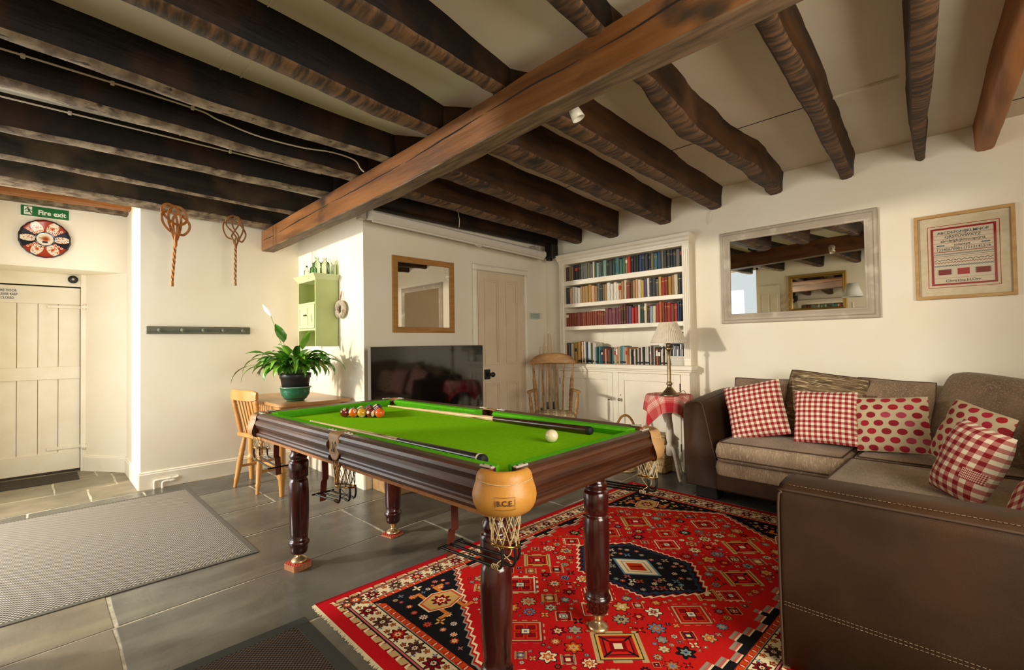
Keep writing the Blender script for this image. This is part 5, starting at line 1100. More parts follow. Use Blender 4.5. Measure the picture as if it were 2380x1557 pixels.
# ---------------------------------------------------------------- lamp table
def tartan():
    n = 256; a = np.zeros((n, n, 3), np.float32); base = hexc('#d9877c'); rd = hexc('#b9252c'); wh = hexc('#f0dcc8')
    s = np.full(n, .5); x = np.arange(n)/n
    s[(x > .02) & (x < .30)] = 1.0
    for k in (.36, .41, .46, .60, .65, .70): s[(x > k) & (x < k+.022)] = 0
    s[(x > .49) & (x < .58)] = .72
    t = (s[:, None]+s[None, :])/2
    lo = np.clip(t*2, 0, 1)[..., None]; hi = np.clip(t*2-1, 0, 1)[..., None]
    a = (wh*(1-lo)+base*lo)*(1-hi)+rd*hi
    return a
TART = imgmat('red_check_cloth', tartan(), rough=.9, repeat=(2.3, 2.3), bump=.15, bscale=600)
WPAINT = mat('white_painted_wood', '#e6dccb', '#d9ccb5', scale=8, rough=.45)
def lamp_table():
    cx, cy = 3.885, 1.995; zt = .712
    t = thing('side_table', 'small white tripod table under the red checked cloth', 'table', (cx, cy, 0))
    g = G(); g.lathe([(.0, zt-.018), (.165, zt-.018), (.175, zt-.010), (.175, zt-.004), (.168, zt), (0, zt)], 32); g.build('tabletop', WPAINT, t)
    g = G(); g.lathe([(.028, .19), (.034, .20), (.034, .27), (.026, .285), (.022, .30), (.030, .33), (.034, .38), (.030, .44), (.022, .50), (.020, .54), (.026, .555), (.022, .57), (.022, .66), (.05, .69), (.05, .695)], 22); g.build('pedestal', WPAINT, t)
    for a in (114, 234, 354):
        d = Vector((math.cos(math.radians(a)), math.sin(math.radians(a)), 0)); p = spline([Vector((0, 0, .26))+d*.02, Vector((0, 0, .25))+d*.06, Vector((0, 0, .17))+d*.10, Vector((0, 0, .07))+d*.14, Vector((0, 0, .025))+d*.16, Vector((0, 0, .012))+d*.18], 5); n = len(p)
        g = G(); g.tube(p, [.019-.008*i/n for i in range(n)], 8); g.build('leg', WPAINT, t)
    c = thing('tablecloth', 'red and white checked cloth draped over the small tripod table', 'tablecloth', (cx, cy, 0)); g = G(); S = .64
    def f(u, v):
        a, b = (u-.5)*S, (v-.5)*S; co, si = math.cos(.5), math.sin(.5); x, y = a*co-b*si, a*si+b*co; r = math.hypot(x, y); R = .177
        if r <= R: return (x, y, zt+.0035)
        th = math.atan2(y, x); e = r-R; fold = .016*math.sin(th*7+.8)+.010*math.sin(th*11+2); k = min(1, e/.10)
        bend = .020*(1-math.exp(-e/.02)); rr = R+bend+fold*k+e*.10; return (rr*math.cos(th), rr*math.sin(th), zt+.0035-max(0, e-.012)*.97)
    g.grid(f, 64, 64); o = g.build('cloth', TART, c)
    sol = o.modifiers.new('thickness', 'SOLIDIFY'); sol.thickness = .0015; sol.offset = 1
    l = thing('table_lamp', 'antique brass table lamp with a pleated cream shade on the checked cloth', 'lamp', (3.80, 1.945, zt+.005)); AB = mat('antique_brass', '#9c8a68', '#7d6c4c', scale=8, rough=.38, metal=1.0)
    g = G(); g.lathe([(0, 0), (.078, 0), (.080, .008), (.074, .014), (.062, .022), (.045, .040), (.030, .058), (.020, .072), (.017, .086), (.028, .098), (.018, .112), (.015, .130), (.0155, .20), (.0125, .33), (.012, .375), (.018, .382), (.026, .395), (.018, .410), (.012, .418), (.014, .428), (.014, .44)], 28); g.build('stem', AB, l)
    g = G(); g.lathe([(.015, .44), (.015, .468), (.010, .472), (.010, .49)], 16); g.build('bulb_holder', IRON, l)
    SH = mat('pleated_cream_shade', '#e4d8c2', '#d9ccb3', scale=30, rough=.85); n = 96; vs = []; g = G()
    for k, (z, r) in enumerate(((.447, .149), (.450, .150), (.615, .072), (.617, .071))):
        for i in range(n): vs.append(((r+(.0018 if i % 2 else -.0018)*(1 if k in (1, 2) else 0))*math.cos(2*PI*i/n), (r+(.0018 if i % 2 else -.0018)*(1 if k in (1, 2) else 0))*math.sin(2*PI*i/n), z))
    g.add(vs, [(k*n+i, k*n+(i+1) % n, (k+1)*n+(i+1) % n, (k+1)*n+i) for k in range(3) for i in range(n)], False); o = g.build('lamp_shade', SH, l); sol = o.modifiers.new('thickness', 'SOLIDIFY'); sol.thickness = .003
    g = G(); g.tube([(.147*math.cos(2*PI*i/48), .147*math.sin(2*PI*i/48), .449) for i in range(48)], .004, 6, closed=True); g.tube([(.072*math.cos(2*PI*i/32), .072*math.sin(2*PI*i/32), .616) for i in range(32)], .003, 6, closed=True)
    for k in range(3): a = 2*PI*k/3; g.tube([(0, 0, .60), (.072*math.cos(a), .072*math.sin(a), .614)], .0015, 5)
    g.tube([(0, 0, .49), (0, 0, .60)], .003, 6)
    g.build('shade_ring', SH, l)
    g = G(); g.tube(spline([(.06, -.03, .008), (.12, -.05, .03), (.15, -.06, .028), (.19, -.05, .004)], 6), .0025, 6); g.build('flex', IRON, l)
lamp_table()
WICK = mat('honey_wicker', '#a4743c', '#7d5426', scale=40, stretch=(1, 1, 3), rough=.7, bump=.4, bscale=160); WICKP = mat('pale_wicker', '#c2a273', '#9c7d50', scale=40, rough=.75, bump=.5, bscale=180)
def basket():
    t = thing('log_basket', 'round wicker basket with a hooped handle behind the table corner', 'basket', (3.83, 2.40, 0)); g = G(); n = 20
    for k in range(13): z = .012+.021*k; r = .082+.026*k/12; g.tube([((r+.006*(1 if (i+k) % 2 else -1))*math.cos(2*PI*i/n), (r+.006*(1 if (i+k) % 2 else -1))*math.sin(2*PI*i/n), z) for i in range(n)], .0115, 6, closed=True)
    g.build('woven_wall', WICKP, t); g = G(); g.lathe([(0, .004), (.08, .004), (.08, .014), (0, .014)], 20); g.build('base', WICKP, t)
    g = G(); p = [(.105*math.cos(math.radians(a))*.66, -.105*math.cos(math.radians(a))*.66, .27+.235*math.sin(math.radians(a))) for a in range(0, 181, 9)]; g.tube(p, .011, 8); g.build('handle', WICK, t)
    h = thing('hamper', 'pale slatted wicker hamper on the floor in front of the cupboard', 'basket', (4.005, 2.175, 0))
    for k in range(5): g = G(); g.cbox(-.070, .070, -.105, .105, .012+.062*k, .070+.062*k, .006); g.build('slat', WICKP, h)
    g = G(); g.cbox(-.066, .066, -.10, .10, .005, .322, .003); g.build('body', mat('hamper_inner_wood', '#8a6c45', rough=.8), h); g = G(); g.cbox(-.076, .076, -.112, .112, .323, .345, .008); g.build('lid', WICKP, h)  # darker brown body showing between the slats
basket()
# ---------------------------------------------------------------- armchair and leaning cues
ELM = mat('worn_elm', '#b58a54', '#8f6334', scale=6, stretch=(1, 1, 4), rough=.5, bump=.08, col3='#6e4522', scale3=5, lo3=.58, hi3=.75)
def turned(g, a, b, prof, n=12):
    """prof: (t along a->b, radius)"""
    A, B = Vector(a), Vector(b); q = (B-A).to_track_quat('Z', 'Y').to_matrix().to_4x4(); L = (B-A).length; M0 = g.M.copy(); g.M = M0 @ Matrix.Translation(A) @ q; g.lathe([(r, t*L) for t, r in prof], n); g.M = M0
def armchair():
    t = thing('windsor_armchair', 'worn pale wooden spindle-back armchair standing before the bookcase', 'chair', (3.60, 3.06, 0), (0, 0, math.radians(-49)))
    g = G(); vs = []; n = 28; ol = []
    for i in range(n):
        a = 2*PI*i/n; ol.append((.225*abs(math.cos(a))**.7*math.copysign(1, math.cos(a)), .215*abs(math.sin(a))**.75*math.copysign(1, math.sin(a))))
    for s, z in ((.93, .405), (1.0, .415), (1.0, .432), (.95, .442), (.6, .434), (.25, .430)): vs += [(x*s, y*s, z) for x, y in ol]
    g.add(vs, [(k*n+i, k*n+(i+1) % n, (k+1)*n+(i+1) % n, (k+1)*n+i) for k in range(5) for i in range(n)] + [tuple(range(n))[::-1], tuple(range(5*n, 6*n))], True); g.build('seat', ELM, t)
    # crest
    g = G(); m = 20
    def cr(u, v):
        a = (u-.5)*2; x = a*.232; y = .245-.035*(1-a*a); prof = [(-.012, 0), (-.014, .35), (-.008, .85), (0, 1), (.010, .9), (.014, .4), (.012, 0), (0, -.06), (-.012, 0)]; k = v*(len(prof)-1); i = min(int(k), len(prof)-2); f = k-i
        d = prof[i][0]*(1-f)+prof[i+1][0]*f; h = prof[i][1]*(1-f)+prof[i+1][1]*f; e = abs(a)**5
        z0 = .965-.012*(1-a*a)*-1-.004; z1 = 1.075-.030*a*a-.05*e; return (x, y+d*1.1, z0+(z1-z0)*h*(1-.10*e))
    g.grid(cr, m, 16); 
    for s in (0, 1): g.add([cr(s, j/16) for j in range(16)], [tuple(range(16)) if s else tuple(range(16))[::-1]], False)
    put('crest_rail', fixn(g.mesh('crest_rail', ELM)), t)
    for s in (-1, 1):
        g = G(); turned(g, (s*.165, .165, .43), (s*.205, .232, .985), [(0, .012), (.05, .016), (.10, .019), (.14, .015), (.17, .020), (.20, .016), (.23, .020), (.26, .016), (.29, .021), (.34, .018), (.40, .022), (.5, .021), (.6, .018), (.68, .019), (.70, .014), (.74, .013), (1, .009)]); g.build('back_post', ELM, t)
        g = G(); turned(g, (s*.205, -.06, .43), (s*.235, -.05, .700), [(0, .011), (.1, .016), (.18, .013), (.25, .018), (.33, .013), (.4, .017), (.6, .019), (.75, .014), (.8, .017), (.85, .011), (1, .010)]); g.build('arm_post', ELM, t)
        g = G(); P = spline([(s*.180, .19, .705), (s*.205, .08, .706), (s*.235, -.04, .706), (s*.232, -.13, .703)], 5); N = len(P); g.tube(P, [.018+.010*math.sin(PI*i/(N-1))*.6+.006*(i > N-4) for i in range(N)], 8); g.v = [(x, y, .704+(z-.704)*.62) for x, y, z in g.v]; g.build('arm', ELM, t)
    for i in range(4):
        x = -.105+.07*i; g = G(); g.tube([(x*.82, .17, .432), (x*1.02, .225, .80), (x*1.08, .226, .965)], [.007, .0085, .007], 8); g.build('spindle', ELM, t)
    for sx in (-1, 1):
        for sy in (-1, 1):
            g = G(); turned(g, (sx*.21, sy*.20, .0), (sx*.15, sy*.14, .41), [(0, .012), (.15, .015), (.2, .021), (.25, .015), (.4, .021), (.6, .018), (.72, .014), (.78, .019), (.84, .014), (1, .013)]); g.build('leg', ELM, t)
        g = G(); turned(g, (sx*.186, -.176, .16), (sx*.186, .176, .16), [(0, .008), (.5, .014), (1, .008)]); g.build('stretcher', ELM, t)
    g = G(); turned(g, (-.186, 0, .16), (.186, 0, .16), [(0, .008), (.5, .014), (1, .008)]); g.build('stretcher', ELM, t)
    wv = np.zeros((16, 16, 3), np.float32); wv[:] = hexc('#a58f68'); wv[2:7, 2:6] = hexc('#d8cfae'); wv[9:14, 2:6] = hexc('#c9c09c'); wv[2:7, 7:11] = hexc('#cfc6a4')
    pillow('seat_pad', 'flat cream and fawn checked pad on the wooden armchair', (3.60, 3.055, .474), (0, 0, 1), -49, .40, .38, .075, imgmat('fawn_check_pad', wv, rough=.9, closest=True, repeat=(5, 5)), pinch=-.02, ex=3.5)
armchair()
for lb, a, b, m in (('pool cue leaning in the corner, tallest and leftmost of the pair behind the armchair', (4.10, 3.55, 1.30), (3.99, 3.50, .003), CUEBR), ('pool cue leaning in the corner right of the tallest one', (4.155, 3.56, 1.29), (4.10, 3.47, .003), CUEBK), ('shorter pool cue leaning in the corner with a dark tip behind the armchair', (4.07, 3.56, 1.165), (4.05, 3.52, .003), CUEBK), ('short pool cue leaning leftmost in the corner with a brown butt', (4.03, 3.57, 1.15), (3.93, 3.54, .003), CUEBR)):
    cue(lb, a, b, m, False, .0145, .60, 'pool cues in the corner')
# ---------------------------------------------------------------- pine table and chair
PINEW = mat('honey_pine', '#d09a55', '#bd8340', scale=4, stretch=(2, 2, .5), rough=.42, coat=.2, bump=.03); PINET = mat('honey_pine_top', '#b98a55', '#a3743f', scale=4, stretch=(3, .5, 2), rough=.36, coat=.2)
TLEG = [(0, .018), (.10, .022), (.18, .026), (.21, .036), (.24, .030), (.255, .038), (.285, .040), (.305, .030), (.32, .026), (.345, .030), (.60, .030), (.72, .024), (.735, .034), (.75, .034), (.76, .028), (.78, .03), (.80, .034), (1, .034)]
def pine_table():
    t = thing('pine_table', 'small honey pine table with turned legs carrying the potted plant', 'table', (1.595, 4.36, 0))
    g = G(); p = []; hx, hy, r = .297, .53, .05
    for sx, sy, a0 in ((1, 1, 0), (-1, 1, 90), (-1, -1, 180), (1, -1, 270)):
        for k in range(6): a = math.radians(a0+18*k); p.append((sx*(hx-r)+r*math.cos(a), sy*(hy-r)+r*math.sin(a)))
    n = len(p); g.add([(x*.985, y*.99, .712) for x, y in p]+[(x, y, .717) for x, y in p]+[(x, y, .731) for x, y in p]+[(x*.985, y*.99, .737) for x, y in p], [(k*n+i, k*n+(i+1) % n, (k+1)*n+(i+1) % n, (k+1)*n+i) for k in range(3) for i in range(n)]+[tuple(range(n))[::-1], tuple(range(3*n, 4*n))], False); g.build('tabletop', PINET, t)
    for a in ((-.235, .235, -.385, -.363), (-.235, .235, .363, .385), (-.235, -.213, -.363, .363), (.213, .235, -.363, .363)): g = G(); g.cbox(a[0], a[1], a[2], a[3], .60, .712, .002); g.build('apron', PINEW, t)
    for sx in (-1, 1):
        for sy in (-1, 1): g = G(); turned(g, (sx*.225, sy*.375, 0), (sx*.225, sy*.375, .711), TLEG, 18); g.build('leg', PINEW, t)
    g = G(); g.cbox(-.12, .12, -.392, -.384, .62, .70, .002); d = g.build('drawer', PINEW, t); g = G().at((0, -.392, .66), (PI/2, 0, 0)); g.lathe([(.008, 0), (.008, .006), (.015, .014), (.012, .022), (0, .024)], 14); g.build('knob', PINEW, d)
pine_table()
def pine_chair():
    t = thing('pine_chair', 'honey pine slat-back kitchen chair pushed under the small table', 'chair', (1.425, 4.40, 0), (0, 0, math.radians(-80)))   # front faces +X
    # local: back at -y, seat front at +y
    g = G(); p = [(-.19, -.19), (.19, -.19), (.20, -.10), (.21, .17), (.19, .20), (-.19, .20), (-.21, .17), (-.20, -.10)]; n = 8
    g.add([(x*.96, y*.96, .425) for x, y in p]+[(x, y, .432) for x, y in p]+[(x, y, .452) for x, y in p]+[(x*.96, y*.96, .46) for x, y in p], [(k*n+i, k*n+(i+1) % n, (k+1)*n+(i+1) % n, (k+1)*n+i) for k in range(3) for i in range(n)]+[tuple(range(n))[::-1], tuple(range(3*n, 4*n))], False); g.build('seat', PINEW, t)
    lp = [(0, .013), (.12, .016), (.16, .021), (.19, .017), (.45, .024), (.60, .020), (.64, .024), (.68, .018), (.72, .023), (.80, .020), (1, .014)]
    for sx in (-1, 1):
        for sy in (-1, 1): g = G(); turned(g, (sx*.185, sy*.20-.01, 0), (sx*.135, sy*.14-.01, .43), lp, 14); g.build('leg', PINEW, t)
        g = G(); turned(g, (sx*.172, -.19, .17), (sx*.172, .17, .17), [(0, .009), (.5, .015), (1, .009)]); g.build('stretcher', PINEW, t)
    g = G(); turned(g, (-.172, 0, .17), (.172, 0, .17), [(0, .009), (.5, .015), (1, .009)]); g.build('stretcher', PINEW, t)
    for sx in (-1, 1): g = G(); turned(g, (sx*.165, -.165, .45), (sx*.188, -.222, .765), [(0, .012), (.1, .018), (.2, .020), (.5, .019), (.72, .016), (.76, .021), (.8, .015), (.86, .021), (.92, .017), (1, .012)], 14); g.build('back_post', PINEW, t)
    for i in range(5):
        x = -.105+.0525*i; g = G(); q = [(x*.85-.010, -.160, .45), (x*.85+.010, -.160, .45), (x*1.02+.011, -.222, .75), (x*1.02-.011, -.222, .75)]; g.add([(a, b-.004, c) for a, b, c in q]+[(a, b+.004, c) for a, b, c in q], [(0, 1, 2, 3), (7, 6, 5, 4), (0, 4, 5, 1), (1, 5, 6, 2), (2, 6, 7, 3), (3, 7, 4, 0)], False); put('slat', fixn(g.mesh('slat', PINEW)), t)
    g = G(); prof = [(-.011, 0), (-.012, .5), (-.008, .95), (0, 1), (.009, .94), (.011, .5), (.010, 0), (-.011, 0)]
    def cr(u, v):
        a = (u-.5)*2; k = v*7; i = min(int(k), 6); f = k-i; d = prof[i][0]*(1-f)+prof[i+1][0]*f; h = prof[i][1]*(1-f)+prof[i+1][1]*f; e = abs(a)**8
        return (a*.212, -.232+.030*a*a-.02+d, .745+.012*e+(.088-.028*e)*h)
    g.grid(cr, 24, 14)
    for s in (0, 1): g.add([cr(s, j/14) for j in range(14)], [tuple(range(14)) if s else tuple(range(14))[::-1]], False)
    put('crest_rail', fixn(g.mesh('crest_rail', PINEW)), t)
pine_chair()
# ---------------------------------------------------------------- potted plant
def plant():
    GB = mat('green_glazed_bowl', '#1f6b48', '#195a3c', scale=6, rough=.18, coat=.5); PC = (1.50, 4.04, .7375)
    b = thing('glazed_bowl', 'green glazed bowl with a pale rim under the plant pot', 'bowl', PC); g = G(); g.lathe([(0, .004), (.055, .004), (.060, 0), (.068, .002), (.072, .010), (.090, .026), (.107, .052), (.112, .080), (.113, .100), (.122, .106), (.124, .112), (.117, .114), (.108, .108), (.104, .08), (.085, .03), (.05, .014), (0, .012)], 40); g.build('body', GB, b)
    for z, r in ((.060, .1092), (.073, .1113), (.086, .1125)): g = G(); g.tube([(r*math.cos(2*PI*i/40), r*math.sin(2*PI*i/40), z) for i in range(40)], .0012, 5, closed=True); g.build('ridge', GB, b)
    g = G(); g.tube([(.1205*math.cos(2*PI*i/40), .1205*math.sin(2*PI*i/40), .1125) for i in range(40)], .0035, 6, closed=True); g.build('pale_rim', mat('pale_glaze_rim', '#a9b49a', rough=.25), b)
    p = thing('potted_peace_lily', 'leafy green peace lily in a black plastic pot with one white flower', 'plant', (PC[0], PC[1], PC[2]+.018)); BP = mat('black_plastic_pot', '#262422', rough=.4)
    g = G(); g.lathe([(0, 0), (.085, 0), (.088, .006), (.112, .165), (.118, .167), (.122, .205), (.116, .207), (.112, .17), (.09, .02), (0, .02)], 36); g.build('pot', BP, p)
    g = G(); g.lathe([(.109, .165), (.06, .175), (0, .178)], 24, cap=False); g.build('soil', mat('potting_soil', '#2b1d12', rough=1, bump=.8, bscale=90), p)
    LF = [mat('lily_leaf_'+n, a, c, scale=7, rough=.34, coat=.25, spec=.5) for n, a, c in (('mid', '#4f9420', '#3a7818'), ('light', '#86b83a', '#659c28'), ('dark', '#346a1c', '#265415'))]
    for m in LF: m.node_tree.nodes['Principled BSDF'].inputs['Subsurface Weight'].default_value = 0.0
    ST = mat('lily_stalk', '#6f9a45', rough=.5)
    def leaf(az, el, ln, blade, wid, droop, m, start=.05, twist=0.0):
        g = G(); d = Vector((math.cos(az), math.sin(az), 0)); up = Vector((0, 0, 1)); N = 16; P = []; pos = d*start+up*.17; an = el
        st = (ln+blade)/N
        for i in range(N+1):
            P.append(pos.copy()); t = i/N; pos = pos+(d*math.cos(an)+up*math.sin(an))*st; an -= droop/N*(.35+1.5*t)
        k0 = int(N*ln/(ln+blade)); g.tube(P[:k0+2], [.0026-.0008*i/(k0+1) for i in range(k0+2)], 5, caps=False); side = d.cross(up).normalized(); vs = []; fs = []
        M = N-k0
        for i in range(k0, N+1):
            s = (i-k0)/M; w = wid*(math.sin(PI*min(1, s**.72*1.0))**.85)*(1-.25*s) if 0 < s < 1 else .0008
            tn = (P[min(i+1, N)]-P[max(i-1, 0)]).normalized(); nn = side.cross(tn).normalized(); c, q = math.cos(twist*s), math.sin(twist*s); sd = side*c+nn*q; n2 = nn*c-side*q; cup = w*.28; rip = .10*w*math.sin(s*14+az*3)
            vs += [tuple(P[i]-sd*w+n2*(cup+rip)), tuple(P[i]-sd*w*.5+n2*cup*.35), tuple(P[i]-n2*.0006), tuple(P[i]+sd*w*.5+n2*cup*.35), tuple(P[i]+sd*w+n2*(cup-rip))]
        g.k = 1
        for i in range(M):
            for j in range(4): fs.append((i*5+j, i*5+j+1, (i+1)*5+j+1, (i+1)*5+j))
        g.add(vs, fs, True); g.build('leaf', [ST, m], p)
    rs = random.Random(5)
    V = math.radians
    # image-left is azimuth 135, image-right -45, towards the viewer -110
    for k in range(120):
        az = rs.uniform(0, 2*PI); q = rs.random(); el = V(rs.uniform(52, 88)); ln = rs.uniform(.09, .22)
        leaf(az, el, ln, rs.uniform(.14, .20), rs.uniform(.030, .045), rs.uniform(1.5, 2.9), LF[0 if q < .5 else 1 if q < .8 else 2], rs.uniform(.01, .07), rs.uniform(-.6, .6))
    leaf(V(132), V(80), .30, .17, .048, .35, LF[0], .03, 1.35); leaf(V(-60), V(82), .24, .17, .036, .5, LF[1], .02, .9); leaf(V(140), V(58), .30, .20, .024, 2.6, LF[1], .05, .3); leaf(V(150), V(40), .36, .17, .022, 2.2, LF[2], .05, .2)
    leaf(V(128), V(62), .27, .17, .026, 1.9, LF[0], .05); leaf(V(-40), V(55), .26, .20, .030, 2.4, LF[0], .05); leaf(V(-50), V(66), .24, .19, .028, 2.2, LF[1], .05, .3); leaf(V(165), V(45), .24, .20, .026, 2.4, LF[1], .05); leaf(V(-110), V(70), .14, .19, .030, 2.9, LF[1], .06); leaf(V(-95), V(62), .13, .17, .030, 3.0, LF[0], .06); leaf(V(-140), V(60), .16, .18, .028, 2.8, LF[1], .06)
    SP = mat('white_spathe', '#efe9dc', rough=.5); P = spline([(-.02, .03, .17), (-.06, .10, .40), (-.105, .165, .60), (-.125, .19, .68)], 5); g = G(); g.tube(P, .0025, 6); g.build('flower_stalk', ST, p)
    g = G(); n = 12; top = Vector(P[-1]); d = Vector((-.55, .25, 1)).normalized(); sd = Vector((.7, -.7, 0)).normalized(); nn = d.cross(sd); vs = []
    for i in range(n+1):
        s = i/n; w = .026*math.sin(PI*min(1, s**.8))**.8 if 0 < s < 1 else .0006
        for j in (-1, -.5, 0, .5, 1): vs.append(tuple(top+d*(s*.115)+sd*(w*j)+nn*(w*.5*abs(j)**1.5-.004)))
    g.add(vs, [(i*5+j, i*5+j+1, (i+1)*5+j+1, (i+1)*5+j) for i in range(n) for j in range(4)], True); f = g.build('flower', SP, p)
    g = G(); g.tube([top+d*.02+nn*.010, top+d*.05+nn*.012, top+d*.07+nn*.010], [.004, .0045, .003], 8); g.build('spadix', mat('cream_spadix', '#d8cfa0', rough=.7), f)
plant()
# ---------------------------------------------------------------- green wall unit
def wall_unit():
    GR = mat('pale_green_paint', '#b9c483', '#b0bb78', scale=5, rough=.5); GRL = mat('light_green_front', '#cdd6a0', '#c6cf97', scale=5, rough=.5); GI = mat('olive_green_inside', '#98a04e', rough=.6)
    t = thing('wall_unit', 'tall pale green painted wall cupboard with an open shelf on top', 'cupboard', (1.80, 4.31, 1.18)); L = lambda: G().at((-1.80, -4.31, -1.18)); y0, y1 = 4.115, 4.505
    for a in ((y0, y0+.016), (y1-.016, y1)): g = L(); g.cbox(1.70, 1.905, a[0], a[1], 1.18, 1.775, .002); g.build('side_panel', GR, t)
    g = L(); g.box(1.895, 1.905, y0+.016, y1-.016, 1.18, 1.775); g.build('back_panel', GI, t)
    for z in (1.32, 1.55, 1.755): g = L(); g.cbox(1.701, 1.895, y0+.015, y1-.015, z, z+.018, .002); g.build('shelf', GRL, t)
    g = L(); vs = []; 
    for z, e in ((1.765, .0), (1.785, .012), (1.805, .028), (1.812, .030)): vs += [(1.70-e, y0-e, z), (1.70-e, y1+e, z), (1.906, y1+e, z), (1.906, y0-e, z)]
    g.add(vs, [(k*4+i, k*4+(i+1) % 4, (k+1)*4+(i+1) % 4, (k+1)*4+i) for k in range(3) for i in range(4)]+[(0, 1, 2, 3), (12, 13, 14, 15)], False); put('cornice', fixn(g.mesh('cornice', GRL)), t)
    for a, b, s in ((y0+.018, 4.309, 1), (4.311, y1-.018, -1)):
        g = L(); g.box(1.700, 1.706, a, b, 1.34, 1.548); d = g.build('door', GRL, t)
        for q in ((a, a+.03, 1.34, 1.548), (b-.03, b, 1.34, 1.548), (a+.03, b-.03, 1.34, 1.37), (a+.03, b-.03, 1.518, 1.548)): g = L(); g.cbox(1.694, 1.7055, q[0], q[1], q[2], q[3], .0015); g.build('door_frame', GRL, d)
        ky = b-.014 if s > 0 else a+.014; g = L(); g.M = Matrix.Translation((1.694-1.80, ky-4.31, 1.455-1.18)) @ Matrix.Rotation(-PI/2, 4, 'Y'); g.lathe([(.004, 0), (.004, .006), (.009, .010), (.006, .016), (0, .017)], 10); g.build('knob', IRON, d)
    r = thing('red_post_box_ornament', 'small red cylindrical ornament with a dark cap in the green cupboard', 'ornament', (1.775, 4.235, 1.5685)); RD = mat('post_red', '#c4281c', rough=.35)
    g = G(); g.lathe([(0, 0), (.034, 0), (.034, .008), (.029, .012), (.029, .018), (.027, .022), (.027, .112), (.030, .116), (.030, .124), (.027, .126), (.036, .148), (.036, .152), (0, .158)], 22); g.build('body', RD, r); g = G(); g.lathe([(.037, .148), (.038, .153), (.02, .160), (0, .162)], 20); g.build('cap', mat('dark_red_cap', '#5c1712', rough=.5), r); g = G(); g.box(-.0285, -.0255, -.010, .010, .095, .099); g.build('slot', IRON, r)
wall_unit()
def glassmat(name, tint, op):
    m = bpy.data.materials.new(name); m.use_nodes = True; nt = m.node_tree; nt.nodes.clear(); o = nt.nodes.new('ShaderNodeOutputMaterial'); tr = nt.nodes.new('ShaderNodeBsdfTransparent'); tr.inputs[0].default_value = lin(tint)+(1,); gl = nt.nodes.new('ShaderNodeBsdfGlossy'); gl.inputs['Roughness'].default_value = .05; gl.inputs[0].default_value = (.9, .95, .9, 1)
    lw = nt.nodes.new('ShaderNodeLayerWeight'); lw.inputs[0].default_value = op; mx = nt.nodes.new('ShaderNodeMixShader'); nt.links.new(lw.outputs['Fresnel'], mx.inputs[0]); nt.links.new(tr.outputs[0], mx.inputs[1]); nt.links.new(gl.outputs[0], mx.inputs[2]); nt.links.new(mx.outputs[0], o.inputs[0]); MATS[name] = m; return m
GC = glassmat('clear_bottle_glass', '#f3f6ec', .22); GG = glassmat('green_bottle_glass', '#a3cc9f', .2); GP = glassmat('aqua_bottle_glass', '#e0ecda', .22)
def bottle(label, x, y, h, r, neck, m, cork=False, sq=False):
    t = thing('glass_bottle', label, 'bottle', (x, y, 1.812), group='old bottles on the green cupboard'); n0 = .55 if h < .12 else .62
    sc = (lambda a, q: 1/max(abs(math.cos(a)), abs(math.sin(a)), .75)*.86) if sq else None
    g = G(); g.lathe([(0, .002), (r*.9, 0), (r, .004), (r, h*n0), (r*.85, h*(n0+.08)), (neck*1.15, h*(n0+.18)), (neck, h*.86), (neck, h*.92), (neck*1.35, h*.93), (neck*1.35, h*.99), (neck*.9, h)], 18, cap=False, scal=sc); g.build('glass', m, t)
    if cork: g = G(); g.lathe([(neck*.9, h*.95), (neck*.95, h+.010), (0, h+.011)], 12); g.build('stopper', mat('dark_stopper', '#2d241b', rough=.7), t)
bottle('small clear bottle with a dark stopper standing alone at the left', 1.765, 4.462, .105, .024, .007, GC, True)
bottle('squat dark green bottle next to the lone small clear one', 1.755, 4.285, .115, .030, .010, GG)
bottle('tall clear bottle with a green cap, nearest the cupboard front', 1.75, 4.19, .150, .036, .011, GP)
bottle('slim pale bottle behind the tall capped one', 1.83, 4.235, .160, .026, .008, GC)
bottle('broad shouldered clear bottle, third from the right', 1.80, 4.15, .150, .036, .012, GC, sq=True)
bottle('slender clear bottle, second from the right', 1.845, 4.155, .150, .024, .006, GC)
bottle('thin clear bottle at the right end of the cupboard top', 1.885, 4.135, .125, .017, .005, GC)
def wreath():
    t = thing('twig_wreath', 'small whitewashed twig wreath hanging by a red cord on the lit wall', 'wreath', (1.895, 4.03, 1.50)); TW = mat('whitewashed_twig', '#d5c8b2', '#a8957a', scale=30, rough=.9); CR = mat('red_cord', '#b3532f', rough=.9)
    for k in range(9):
        g = G(); p = []
        for i in range(48):
            a = 2*PI*i/48; b = a*3+2*PI*k/9; r = .058+.019*math.cos(b); p.append((-.014+.014*math.sin(b), r*1.25*math.cos(a), r*1.0*math.sin(a)*1.0))
        g.tube(p, .0044, 6, closed=True); g.build('twig', TW, t)
    g = G(); g.tube(spline([(-.015, .02, .05), (-.012, .012, .085), (-.004, .004, .13), (-.002, 0, .16), (-.004, -.004, .13), (-.012, -.006, .085), (-.016, .01, .06)], 6), .0028, 6); g.tube([(-.02, .045, .045), (-.022, .06, .04), (-.012, .075, .02)], .0035, 6); g.build('cord', CR, t)
wreath()
